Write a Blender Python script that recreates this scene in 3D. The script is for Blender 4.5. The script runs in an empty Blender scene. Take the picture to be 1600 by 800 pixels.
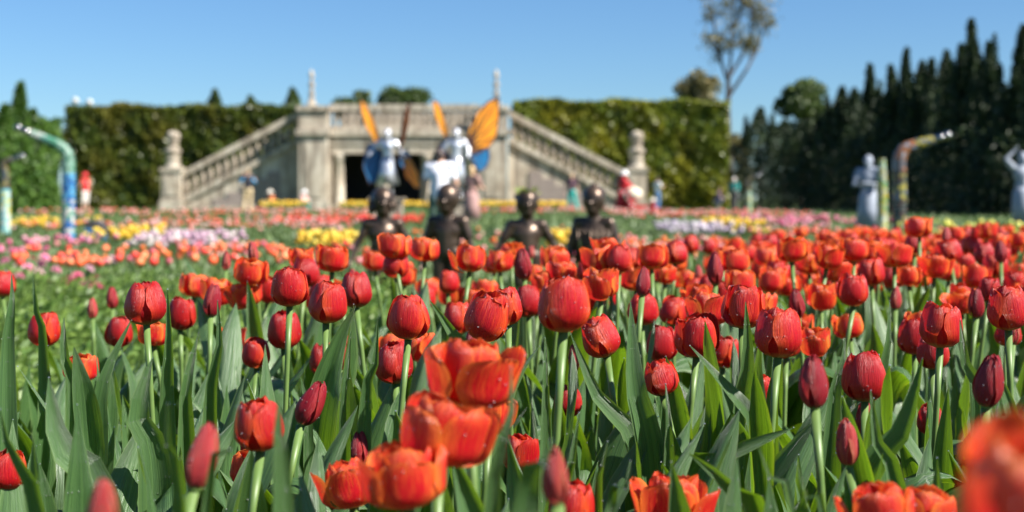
import bpy, bmesh, math, random
import numpy as np
from mathutils import Vector, Matrix, Euler
random.seed(7); RNG = np.random.default_rng(7)
sc = bpy.context.scene
C = sc.collection
# ---------------------------------------------------------------- camera, sky, sun, exposure
HCAM, F, HY = 0.75, 2222.2, 311.0          # eye height; focal length and horizon row in photo pixels
cam = bpy.data.cameras.new('camera'); camo = bpy.data.objects.new('camera', cam); C.objects.link(camo)
camo.location = (0, 0, HCAM); camo.rotation_euler = (math.radians(90), 0, 0)
cam.lens = 50; cam.sensor_width = 36; cam.shift_y = -89/1600; cam.clip_start = 0.05; cam.clip_end = 3000
cam.dof.use_dof = True; cam.dof.focus_distance = 1.9; cam.dof.aperture_fstop = 5.0; cam.dof.aperture_blades = 0
sc.camera = camo
SUN_EL, SUN_AZ = math.radians(42), math.radians(114)      # azimuth clockwise from +Y (the view direction)
w = bpy.data.worlds.new('World'); sc.world = w; w.use_nodes = True
nt = w.node_tree; bg = nt.nodes['Background']
sky = nt.nodes.new('ShaderNodeTexSky'); sky.sky_type = 'NISHITA'; sky.sun_disc = False
sky.sun_elevation = SUN_EL; sky.sun_rotation = SUN_AZ; sky.altitude = 0; sky.air_density = 1.0; sky.dust_density = 0.05; sky.ozone_density = 4.0
tint = nt.nodes.new('ShaderNodeMix'); tint.data_type = 'RGBA'; tint.blend_type = 'MULTIPLY'; tint.inputs[0].default_value = 1; tint.inputs[7].default_value = (.64, .87, 1.10, 1)
nt.links.new(sky.outputs[0], tint.inputs[6]); nt.links.new(tint.outputs[2], bg.inputs[0]); bg.inputs[1].default_value = 0.048
sl = bpy.data.lights.new('sun', 'SUN'); sl.energy = 5.0; sl.angle = math.radians(0.5); sl.color = (1, 0.95, 0.87)
so = bpy.data.objects.new('sun', sl); C.objects.link(so)
LD = Vector((math.sin(SUN_AZ)*math.cos(SUN_EL), math.cos(SUN_AZ)*math.cos(SUN_EL), math.sin(SUN_EL)))
so.rotation_euler = LD.to_track_quat('Z', 'Y').to_euler(); so.location = (20, -5, 30)
sc.view_settings.view_transform = 'Standard'; sc.view_settings.look = 'None'
sc.view_settings.exposure = 1.3; sc.view_settings.gamma = 1
sc.render.engine = 'CYCLES'; sc.cycles.use_denoising = True
sc.cycles.max_bounces = 8; sc.cycles.sample_clamp_indirect = 6

# ---------------------------------------------------------------- helpers
def PX(px, Y): return (px-800)*Y/F
def PZ(py, Y): return HCAM-(py-HY)*Y/F
def P(px, py, Y): return Vector((PX(px, Y), Y, PZ(py, Y)))
def gz(Y): return 0.18*min(1, max(0, (Y-25)/45))
def mesh(name, V, Fc, mat=None, smooth=False, uv=None):
    me = bpy.data.meshes.new(name); me.from_pydata([tuple(v) for v in V], [], Fc)
    if uv is not None:
        l = me.uv_layers.new(name='UVMap'); idx = np.empty(len(me.loops), dtype=np.int32); me.loops.foreach_get('vertex_index', idx)
        l.data.foreach_set('uv', np.asarray(uv, dtype=np.float32)[idx].ravel())
    if smooth: me.polygons.foreach_set('use_smooth', [True]*len(me.polygons))
    if mat: me.materials.append(mat)
    me.update(); return me
def obj(name, me, parent=None, loc=(0,0,0), rot=(0,0,0), scale=(1,1,1)):
    o = bpy.data.objects.new(name, me); C.objects.link(o); o.parent = parent
    o.location = loc; o.rotation_euler = rot; o.scale = scale; return o
def tag(o, label=None, cat=None, group=None, kind=None):
    if label: o['label'] = label
    if cat: o['category'] = cat
    if group: o['group'] = group
    if kind: o['kind'] = kind
    return o
def thing(name, label, cat, loc=(0,0,0), rz=0, group=None):
    return tag(obj(name, None, None, loc, (0,0,rz)), label, cat, group)
class MB:
    def __init__(s): s.V = []; s.F = []
    def add(s, V, Fc):
        n = len(s.V); s.V += [tuple(v) for v in V]; s.F += [tuple(i+n for i in f) for f in Fc]; return s
    def box(s, x0, x1, y0, y1, z0, z1):
        return s.add([(x0,y0,z0),(x1,y0,z0),(x1,y1,z0),(x0,y1,z0),(x0,y0,z1),(x1,y0,z1),(x1,y1,z1),(x0,y1,z1)],
                     [(0,3,2,1),(4,5,6,7),(0,1,5,4),(1,2,6,5),(2,3,7,6),(3,0,4,7)])
    def prism_xz(s, pts, y0, y1):       # outline in x,z given counter-clockwise seen from -Y
        n = len(pts)
        return s.add([(x,y0,z) for x, z in pts]+[(x,y1,z) for x, z in pts],
                     [tuple(range(n)), tuple(range(2*n-1, n-1, -1))]+[(i, i+n, (i+1) % n+n, (i+1) % n) for i in range(n)])
    def lathe(s, prof, n=16, c=(0,0,0), close=True):
        V = [(c[0]+r*math.cos(2*math.pi*k/n), c[1]+r*math.sin(2*math.pi*k/n), c[2]+z) for r, z in prof for k in range(n)]
        m = len(prof); Fc = [(i*n+k, i*n+(k+1) % n, (i+1)*n+(k+1) % n, (i+1)*n+k) for i in range(m-1) for k in range(n)]
        if close: Fc += [tuple(range(n-1, -1, -1)), tuple((m-1)*n+k for k in range(n))]
        return s.add(V, Fc)
    def tube(s, pts, rad, n=8):
        pts = [Vector(p) for p in pts]; rad = rad if isinstance(rad, (list, tuple)) else [rad]*len(pts)
        V = []; m = len(pts); ref = None
        for i, p in enumerate(pts):
            t = (pts[min(i+1, m-1)]-pts[max(i-1, 0)]).normalized()
            if ref is None: ref = Vector((1,0,0)) if abs(t.x) < .9 else Vector((0,1,0))
            a = t.cross(ref).normalized(); b = t.cross(a); ref = -b if (-b).dot(ref) > 0 else b
            ref = a.cross(t).normalized()
            for k in range(n):
                q = 2*math.pi*k/n; V.append(p+rad[i]*(math.cos(q)*a+math.sin(q)*ref))
        Fc = [(i*n+k, i*n+(k+1) % n, (i+1)*n+(k+1) % n, (i+1)*n+k) for i in range(m-1) for k in range(n)]
        Fc += [tuple(range(n-1, -1, -1)), tuple((m-1)*n+k for k in range(n))]
        return s.add(V, Fc)
    def ell(s, c, r, nu=14, nv=9):
        c = Vector(c); r = r if hasattr(r, '__len__') else (r, r, r)
        V = [(c.x, c.y, c.z-r[2])]
        for i in range(1, nv):
            a = math.pi*i/nv
            for k in range(nu):
                b = 2*math.pi*k/nu; V.append((c.x+r[0]*math.sin(a)*math.cos(b), c.y+r[1]*math.sin(a)*math.sin(b), c.z-r[2]*math.cos(a)))
        V.append((c.x, c.y, c.z+r[2])); L = len(V)-1
        Fc = [(0, 1+(k+1) % nu, 1+k) for k in range(nu)]
        for i in range(nv-2):
            Fc += [(1+i*nu+k, 1+i*nu+(k+1) % nu, 1+(i+1)*nu+(k+1) % nu, 1+(i+1)*nu+k) for k in range(nu)]
        Fc += [(1+(nv-2)*nu+k, 1+(nv-2)*nu+(k+1) % nu, L) for k in range(nu)]
        return s.add(V, Fc)
    def me(s, name, mat, smooth=False): return mesh(name, s.V, s.F, mat, smooth)
    def o(s, name, mat, parent=None, smooth=False, loc=(0,0,0)): return obj(name, s.me(name, mat, smooth), parent, loc)

# ---------------------------------------------------------------- materials
def newmat(name):
    m = bpy.data.materials.new(name); m.use_nodes = True
    return m, m.node_tree, m.node_tree.nodes['Principled BSDF']
def N(t, typ, **kw):
    n = t.nodes.new(typ)
    for k, v in kw.items(): setattr(n, k, v)
    return n
def ramp(t, fac, stops, interp='LINEAR'):
    r = N(t, 'ShaderNodeValToRGB'); r.color_ramp.interpolation = interp
    while len(r.color_ramp.elements) < len(stops): r.color_ramp.elements.new(0.5)
    for e, (p, c) in zip(r.color_ramp.elements, stops): e.position = p; e.color = (*c, 1)
    t.links.new(fac, r.inputs[0]); return r.outputs[0]
def mix(t, fac, a, b, mode='MIX'):
    m = N(t, 'ShaderNodeMix', data_type='RGBA', blend_type=mode)
    for s, v in ((0, fac), (6, a), (7, b)):
        if hasattr(v, 'links') or hasattr(v, 'is_linked'): t.links.new(v, m.inputs[s])
        else: m.inputs[s].default_value = (*v, 1) if hasattr(v, '__len__') else v
    return m.outputs[2]
def math_(t, op, a, b=None, c=None):
    m = N(t, 'ShaderNodeMath', operation=op)
    for i, v in enumerate((a, b, c)):
        if v is None: continue
        if hasattr(v, 'is_linked'): t.links.new(v, m.inputs[i])
        else: m.inputs[i].default_value = v
    return m.outputs[0]
def noise(t, scale, detail=4, vec=None, rough=.6, dim='3D'):
    n = N(t, 'ShaderNodeTexNoise'); n.inputs['Scale'].default_value = scale; n.inputs['Detail'].default_value = detail; n.inputs['Roughness'].default_value = rough
    if vec is None: vec = N(t, 'ShaderNodeTexCoord').outputs['Object']
    t.links.new(vec, n.inputs['Vector']); return n.outputs['Fac']
def bump(t, b, h, strength=.3, dist=.01):
    n = N(t, 'ShaderNodeBump'); n.inputs['Strength'].default_value = strength; n.inputs['Distance'].default_value = dist
    t.links.new(h, n.inputs['Height']); t.links.new(n.outputs[0], b.inputs['Normal'])
def simple(name, col, rough=.6, var=.12, scale=8, metal=0, bumps=.2):
    m, t, b = newmat(name); f = noise(t, scale, 5)
    c2 = tuple(max(0, c*(1-var*2)) for c in col); c3 = tuple(min(1, c*(1+var)) for c in col)
    t.links.new(ramp(t, f, [(.3, c2), (.7, c3)]), b.inputs['Base Color'])
    b.inputs['Roughness'].default_value = rough; b.inputs['Metallic'].default_value = metal
    if bumps: bump(t, b, f, bumps, .02)
    return m
def thin(name, colfn, trans=.4, rough=.4, tcol=None, bumpfn=None, spec=.5):
    """a thin petal or leaf: reflects on both sides and lets light through"""
    m, t, b = newmat(name); col = colfn(t); t.links.new(col, b.inputs['Base Color'])
    b.inputs['Roughness'].default_value = rough; b.inputs['Specular IOR Level'].default_value = spec
    tr = N(t, 'ShaderNodeBsdfTranslucent')
    t.links.new(mix(t, 1.0, col, tcol, 'MULTIPLY') if tcol else col, tr.inputs[0])
    ms = N(t, 'ShaderNodeMixShader'); ms.inputs[0].default_value = trans
    t.links.new(b.outputs[0], ms.inputs[1]); t.links.new(tr.outputs[0], ms.inputs[2])
    t.links.new(ms.outputs[0], t.nodes['Material Output'].inputs[0])
    if bumpfn:
        h = bumpfn(t); n = N(t, 'ShaderNodeBump'); n.inputs['Strength'].default_value = .8; n.inputs['Distance'].default_value = .0025
        t.links.new(h, n.inputs['Height']); t.links.new(n.outputs[0], b.inputs['Normal']); t.links.new(n.outputs[0], tr.inputs['Normal'])
    return m
def petal_mat(name, core, edge, base, tip_w=.75):
    def col(t):
        uv = N(t, 'ShaderNodeTexCoord').outputs['UV']; s = N(t, 'ShaderNodeSeparateXYZ'); t.links.new(uv, s.inputs[0])
        u, v = s.outputs[0], s.outputs[1]
        mp = N(t, 'ShaderNodeMapping'); mp.inputs['Scale'].default_value = (9, .9, 1); t.links.new(uv, mp.inputs[0])
        oi = N(t, 'ShaderNodeObjectInfo'); t.links.new(math_(t, 'MULTIPLY', oi.outputs['Random'], 7), N_loc(t, mp))
        st = noise(t, 3, 4, mp.outputs[0])
        e = math_(t, 'POWER', math_(t, 'ABSOLUTE', math_(t, 'MULTIPLY_ADD', u, 2, -1)), 2.4)
        tp = math_(t, 'MULTIPLY', math_(t, 'POWER', v, 5), tip_w)
        f = math_(t, 'MAXIMUM', e, tp)
        f = math_(t, 'ADD', f, math_(t, 'MULTIPLY_ADD', st, 1.9, -.96)); f = math_(t, 'MINIMUM', math_(t, 'MAXIMUM', f, 0), 1)
        f = math_(t, 'MULTIPLY', f, math_(t, 'MULTIPLY_ADD', oi.outputs['Random'], .5, .55))
        c = mix(t, f, core, edge)
        bl = N(t, 'ShaderNodeMapRange'); bl.inputs[1].default_value = .02; bl.inputs[2].default_value = .16; bl.inputs[3].default_value = 1; bl.inputs[4].default_value = 0
        t.links.new(v, bl.inputs[0])
        return mix(t, bl.outputs[0], c, base)
    def bf(t):
        uv = N(t, 'ShaderNodeTexCoord').outputs['UV']; mp = N(t, 'ShaderNodeMapping'); mp.inputs['Scale'].default_value = (40, 1.5, 1); t.links.new(uv, mp.inputs[0])
        return noise(t, 1.5, 3, mp.outputs[0])
    return thin(name, col, .42, .36, None, bf, .55)
def N_loc(t, mp):      # feed an offset into a Mapping node's location
    c = N(t, 'ShaderNodeCombineXYZ'); t.links.new(c.outputs[0], mp.inputs['Location']); return c.inputs[0]
M = {}
M['O'] = petal_mat('petal_orange', (.68, .008, .018), (1.0, .30, .04), (.85, .55, .12), .85)
M['W'] = petal_mat('petal_open', (.68, .009, .020), (1.0, .27, .04), (.9, .6, .12), .7)
M['R'] = petal_mat('petal_red', (.52, .005, .014), (.90, .11, .02), (.62, .42, .10), .5)
M['D'] = petal_mat('petal_dark', (.44, .006, .012), (.70, .05, .02), (.40, .30, .08), .35)
M['B'] = petal_mat('petal_bud', (.36, .012, .026), (.55, .06, .05), (.22, .26, .08), .2)
M['P'] = petal_mat('petal_pinkbud', (.55, .05, .06), (.66, .20, .10), (.30, .38, .12), .2)
def leafcol(t):
    uv = N(t, 'ShaderNodeTexCoord').outputs['UV']; mp = N(t, 'ShaderNodeMapping'); mp.inputs['Scale'].default_value = (14, .8, 1); t.links.new(uv, mp.inputs[0])
    oi = N(t, 'ShaderNodeObjectInfo'); t.links.new(math_(t, 'MULTIPLY', oi.outputs['Random'], 9), N_loc(t, mp))
    st = noise(t, 2.5, 4, mp.outputs[0]); c = ramp(t, st, [(.3, (.026, .075, .022)), (.7, (.105, .205, .062))])
    c = mix(t, oi.outputs['Random'], c, mix(t, st, (.018, .062, .028), (.13, .235, .055)))
    s = N(t, 'ShaderNodeSeparateXYZ'); t.links.new(uv, s.inputs[0])
    e = math_(t, 'POWER', math_(t, 'ABSOLUTE', math_(t, 'MULTIPLY_ADD', s.outputs[0], 2, -1)), 14)
    c = mix(t, math_(t, 'MULTIPLY', e, .5), c, (.22, .30, .11))
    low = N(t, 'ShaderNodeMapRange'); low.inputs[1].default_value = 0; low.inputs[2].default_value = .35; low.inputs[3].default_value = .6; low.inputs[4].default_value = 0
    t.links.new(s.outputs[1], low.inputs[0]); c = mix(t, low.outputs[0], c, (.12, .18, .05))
    blot = noise(t, 26, 3); return mix(t, math_(t, 'MULTIPLY', blot, .35), c, (.05, .10, .06))
def leafbump(t):
    uv = N(t, 'ShaderNodeTexCoord').outputs['UV']; mp = N(t, 'ShaderNodeMapping'); mp.inputs['Scale'].default_value = (45, .6, 1); t.links.new(uv, mp.inputs[0])
    return noise(t, 1.4, 2, mp.outputs[0])
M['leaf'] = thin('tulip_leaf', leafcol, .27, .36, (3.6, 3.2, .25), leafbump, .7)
def stemcol(t):
    z = N(t, 'ShaderNodeSeparateXYZ'); t.links.new(N(t, 'ShaderNodeTexCoord').outputs['Object'], z.inputs[0])
    return mix(t, math_(t, 'MULTIPLY', noise(t, 30, 3), .8), (.085, .17, .04), (.17, .235, .065))
M['stem'] = thin('tulip_stem', stemcol, .15, .45)
m, t, b = newmat('dew'); b.inputs['Base Color'].default_value = (1, 1, 1, 1); b.inputs['Roughness'].default_value = .02; b.inputs['Transmission Weight'].default_value = .85; b.inputs['IOR'].default_value = 1.33; M['dew'] = m
m, t, b = newmat('pollen'); b.inputs['Base Color'].default_value = (.08, .04, .02, 1); b.inputs['Roughness'].default_value = .8; M['pollen'] = m
def foliage(name, a, b_, trans=.25, rough=.55, patch=None):
    def col(t):
        g = N(t, 'ShaderNodeNewGeometry'); r = g.outputs['Random Per Island']
        c = mix(t, r, a, b_)
        if patch:
            f = noise(t, patch[0], 3); c = mix(t, ramp(t, f, [(.42, (0,0,0)), (.62, (1,1,1))]), c, patch[1])
        return c
    return thin(name, col, trans, rough)
def islands(name, cols, trans=.3, rough=.5):
    def col(t):
        g = N(t, 'ShaderNodeNewGeometry'); n = len(cols)
        return ramp(t, g.outputs['Random Per Island'], [(i/n, c) for i, c in enumerate(cols)], 'CONSTANT')
    return thin(name, col, trans, rough)
M['hedge'] = foliage('hedge_leaves', (.025, .055, .008), (.15, .19, .025), .3, .4, (.45, (.15, .14, .018)))
M['hedge_bright'] = foliage('hedge_bright', (.06, .11, .012), (.24, .28, .03), .32, .4, (.5, (.27, .26, .02)))
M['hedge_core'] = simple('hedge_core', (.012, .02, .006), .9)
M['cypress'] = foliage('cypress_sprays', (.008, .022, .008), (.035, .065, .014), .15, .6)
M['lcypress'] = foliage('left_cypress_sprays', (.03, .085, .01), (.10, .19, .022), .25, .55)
M['tree'] = foliage('tree_leaves', (.035, .07, .015), (.10, .14, .03), .25, .5)
M['olive'] = foliage('olive_leaves', (.10, .12, .05), (.26, .20, .07), .25, .5)
M['bark'] = simple('bark', (.16, .13, .10), .9, .3, 12)
M['dbark'] = simple('dark_bark', (.07, .055, .045), .9, .3, 12)
M['soil'] = simple('soil', (.045, .032, .022), .95, .4, 40, bumps=.6)

# ---------------------------------------------------------------- ground
m, t, b = newmat('ground_grass')
f1 = noise(t, .9, 6); f2 = noise(t, 14, 5)
c = ramp(t, f1, [(.3, (.055, .10, .022)), (.55, (.10, .15, .035)), (.75, (.15, .14, .05))])
t.links.new(mix(t, math_(t, 'MULTIPLY', f2, .5), c, (.06, .075, .02)), b.inputs['Base Color']); b.inputs['Roughness'].default_value = .9; bump(t, b, f2, .8, .05)
V = []; ys = [-20, 0, 4, 10, 25, 35, 45, 55, 70, 120, 1500]
for y in ys: V += [(-900, y, gz(y)), (900, y, gz(y))]
g = obj('ground', mesh('ground', V, [(2*i, 2*i+1, 2*i+3, 2*i+2) for i in range(len(ys)-1)], m)); tag(g, 'grassy ground running back between the flower beds', kind='structure')
BEDY = [(-200, 2.6), (0, 2.7), (300, 2.9), (400, 3.4), (600, 3.8), (900, 4.2), (1050, 5), (1250, 7), (1600, 8.5), (1900, 8.8)]
def ymax(px): return float(np.interp(px, [a for a, _ in BEDY], [b for _, b in BEDY]))
xs = [x for x, _ in BEDY]
V = [(-1.3, .05, .004), (1.6, .05, .004)] + [(PX(x, y+.2), y+.2, .012) for x, y in reversed(BEDY)]
V = [(v[0], v[1], .012) for v in V]
g = obj('tulip_bed_soil', mesh('tulip_bed_soil', V, [tuple(range(len(V)))], M['soil'])); tag(g, 'dark soil of the red tulip bed', kind='structure')

# ---------------------------------------------------------------- tulips
def petal_geo(kind, inner, rnd, nu=9, nv=12):
    R = {'W': .034, 'O': .032, 'R': .0285, 'D': .0275, 'B': .0145, 'P': .011}[kind]
    H = {'W': .058, 'O': .060, 'R': .066, 'D': .066, 'B': .060, 'P': .052}[kind]*rnd.uniform(.93, 1.06)
    top = {'W': rnd.uniform(.92, 1.12), 'O': rnd.uniform(.60, 1.02), 'R': rnd.uniform(.42, .72), 'D': rnd.uniform(.34, .62), 'B': .10, 'P': .12}[kind]
    if inner: R *= .74 if kind == 'W' else .86; H *= .97; top *= rnd.uniform(.75, .95)
    fl = rnd.uniform(.9, 1.08); wv = rnd.uniform(-1, 1)*.0022*(1 if kind in 'OR' else .4); ph = rnd.uniform(0, 6.28)
    wide = {'W': .80, 'O': .92, 'R': 1.0, 'D': 1.02, 'B': .95, 'P': .95}[kind]*rnd.uniform(.92, 1.08)
    curl = rnd.uniform(-.10, .16) if kind == 'O' else rnd.uniform(.0, .22) if kind == 'W' else rnd.uniform(0, .12)
    V = []; UV = []
    for j in range(nv+1):
        v = j/nv; vv = v*.985
        k = min(1, vv/.42)
        r = R*(math.sin(k*math.pi/2)**.62*.93+.07) if vv < .42 else R*(1-(1-top)*((vv-.42)/.58)**1.9)
        r *= fl; r -= R*curl*max(0, (vv-.8)/.2)**2
        z = H*(vv**1.18*.90+.10*vv)-H*.05*max(0, (vv-.85)/.15)**2
        hw = R*wide*1.13*(min(1, vv/.5)**.55 if vv < .5 else (max(0, 1-((vv-.5)/.5)**(3.8 if kind in 'OW' else 2.9 if kind == 'R' else 2.3)))**.58)
        hw = max(hw, R*.12 if v < .5 else R*.03)
        rho = max(abs(r)*1.02, .52*R)
        for i in range(nu+1):
            u = -1+2*i/nu; th = u*hw/rho
            rr = (r-rho); x = rr+rho*math.cos(th)+(.0022 if kind in 'OR' else .001)*abs(u)**3*math.sin(min(1, v*1.1)*math.pi*.5)*(0 if inner else 1); y = rho*math.sin(th)
            rib = -.0011*math.exp(-(u/.16)**2)*math.sin(min(1, v*1.3)*math.pi)*(1.2 if kind != 'O' else .7)
            x += rib+wv*math.sin(u*4+v*5+ph)*v*v + .0009*math.sin(u*9+ph*2)*v**3
            zz = z-abs(u)**2*.0035*v*(1 if kind == 'O' else .6)+.0012*math.sin(u*7+ph)*v**4
            V.append((x, y, zz)); UV.append((i/nu, v))
    Fc = [(j*(nu+1)+i, j*(nu+1)+i+1, (j+1)*(nu+1)+i+1, (j+1)*(nu+1)+i) for j in range(nv) for i in range(nu)]
    return V, Fc, UV
def drops_mesh(V, rnd, n, r=(.0005, .0011), lo=.25):
    mb = MB(); ico = [(0,0,-.6),(.72,-.53,-.3),(-.28,-.85,-.3),(-.89,0,-.3),(-.28,.85,-.3),(.72,.53,-.3),(.28,-.85,.35),(-.72,-.53,.35),(-.72,.53,.35),(.28,.85,.35),(.89,0,.35),(0,0,.9)]
    fi = [(0,1,2),(1,0,5),(0,2,3),(0,3,4),(0,4,5),(1,5,10),(2,1,6),(3,2,7),(4,3,8),(5,4,9),(1,10,6),(2,6,7),(3,7,8),(4,8,9),(5,9,10),(6,10,11),(7,6,11),(8,7,11),(9,8,11),(10,9,11)]
    fi = [tuple(reversed(f)) for f in fi]
    for _ in range(n):
        c = rnd.choice(V); q = rnd.uniform(*r)
        mb.add([(c[0]+a*q, c[1]+b_*q, c[2]+d*q) for a, b_, d in ico], fi)
    return mb.me('dewdrops', M['dew'], True)
FLOW = {}     # kind -> list of variants: (list of (petal mesh, rz, ry)), dewdrops mesh
rnd = random.Random(3)
core = MB(); core.lathe([(.0035, -.002), (.006, .002), (.0055, .008), (.0035, .012), (.0035, .026), (.0045, .028), (.002, .031)], 8)
CORE = core.me('receptacle', M['stem'], True)
sm = MB()
for k in range(6):
    a = k*math.pi/3; sm.tube([(0.003*math.cos(a), .003*math.sin(a), .004), (.008*math.cos(a), .008*math.sin(a), .018), (.009*math.cos(a), .009*math.sin(a), .030)], [.0006, .0006, .0016], 5)
STAM = sm.me('stamens', M['pollen'], True)
LOWF = {}
for kind in 'WORDBP':
    FLOW[kind] = []; LOWF[kind] = []
    for vnum in range(6):
        pl = []; allV = []; low = MB(); lowuv = []
        npet = 9 if kind == 'W' else 6
        for k in range(npet):
            inner = k % 2 == 1 if kind != 'W' else k >= 4
            V, Fc, UV = petal_geo(kind, inner, rnd)
            rz = (k*math.pi/3 if kind != 'W' else k*math.pi/2 if k < 4 else .6+k*2*math.pi/5)+rnd.uniform(-.13, .13); ry = (rnd.uniform(.08, .26) if not inner else rnd.uniform(-.05, .08)) if kind == 'W' else rnd.uniform(-.04, .17) if kind == 'O' else rnd.uniform(-.03, .07)
            if kind in 'OR' and vnum in (1, 4) and k == 2: ry += .26
            pl.append((mesh('petal', V, Fc, M[kind], True, UV), rz, ry))
            R4 = Euler((0, ry, rz)).to_matrix()
            if not inner: allV += [(R4 @ Vector(q))*1.0+Vector((R4 @ Vector((q[0], q[1], 0))).normalized()*.0004) for q in V[30:]]
            V, Fc, UV = petal_geo(kind, inner, rnd, 5, 8)
            low.add([R4 @ Vector(q) for q in V], Fc); lowuv += UV
        FLOW[kind].append((pl, drops_mesh(allV, rnd, 22 if kind in 'WORD' else 10)))
        LOWF[kind].append((low.V, low.F, lowuv))
LOWM = {k: [mesh('flower', V, Fc, M[k], True, uv) for V, Fc, uv in LOWF[k]] for k in LOWF}

def leaf_geo(spine, width, side, nu=6, fold=.35, wav=.004, ph=0, twist=0, tipk=1.0):
    """a blade along a spine; side = the across direction at the base"""
    n = len(spine); V = []; UV = []
    for j, p in enumerate(spine):
        v = j/(n-1); tn = (spine[min(j+1, n-1)]-spine[max(j-1, 0)]).normalized()
        sd = Matrix.Rotation(twist*v, 3, tn) @ side; sd = (sd-tn*sd.dot(tn)).normalized(); nn = sd.cross(tn)
        hw = width*.5*(.50+.62*math.sin(min(v/.42, 1)*math.pi/2)**1.3 - .12*min(v/.42, 1)) if v < .42 else width*.5*max(0, 1-((v-.42)/.58)**(1.75*tipk))**.85
        hw = max(hw, .0006)
        for i in range(nu+1):
            u = -1+2*i/nu
            ch = fold*hw*(abs(u)**1.6)*(1.0-.45*v)
            V.append(p+sd*(u*hw*(1-.06*fold))+nn*(ch+wav*math.sin(v*9+ph+u*2)*abs(u)*math.sin(v*math.pi)))
            UV.append((i/nu, v))
    m_ = nu+1
    return V, [(j*m_+i, j*m_+i+1, (j+1)*m_+i+1, (j+1)*m_+i) for j in range(n-1) for i in range(nu)], UV
def bez(a, b, c, n): return [a*(1-t)**2+b*2*t*(1-t)+c*t*t for t in [i/n for i in range(n+1)]]
LEAF = []; LEAFLOW = []
for k in range(22):
    L = rnd.uniform(.80, 1.0); out = rnd.choice([.06, .10, .16, .20, .26, .34, .5]); h = L*math.sqrt(max(.2, 1-out*out*.7))
    a = Vector((0,0,0)); c = Vector((out*.75, rnd.uniform(-.1, .1), h)); b_ = Vector((out*rnd.uniform(.05, .35), rnd.uniform(-.08, .08), h*rnd.uniform(.45, .75)))
    if k % 5 == 4: c = Vector((rnd.uniform(.4, .62), rnd.uniform(-.15, .15), rnd.uniform(.45, .7))); b_ = Vector((.22, 0, .95))     # drooping tip
    wd = rnd.uniform(.085, .17); tw = rnd.uniform(-.55, .55); fo = rnd.uniform(.7, 1.5); ph = rnd.uniform(0, 6)
    sp = [p*1.0 for p in bez(a, b_, c, 16)]
    V, Fc, UV = leaf_geo(sp, wd, Vector((0,1,0)), 7, fo, .028, ph, tw if k % 3 else tw*2.6)
    LEAF.append((mesh('leaf', V, Fc, M['leaf'], True, UV), drops_mesh(V[40:], rnd, 26, (.0009, .0019))))
    V, Fc, UV = leaf_geo([p*1.0 for p in bez(a, b_, c, 6)], wd, Vector((0,1,0)), 2, fo, 0, ph, tw)
    LEAFLOW.append((V, Fc, UV))
STEM = []
for k in range(4):
    bx, by = rnd.uniform(-.02, .02), rnd.uniform(-.02, .02); mb = MB()
    mb.tube([(bx*math.sin(q*math.pi/8), by*math.sin(q*math.pi/8), q/8) for q in range(9)], [.0046, .0045, .0044, .0043, .0042, .0041, .004, .0042, .0052], 10)
    STEM.append(mb.me('stem', M['stem'], True))

RW = {'W': .072, 'O': .066, 'R': .058, 'D': .057, 'B': .029, 'P': .023}
FH = {'W': .056, 'O': .058, 'R': .065, 'D': .065, 'B': .059, 'P': .051}
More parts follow.
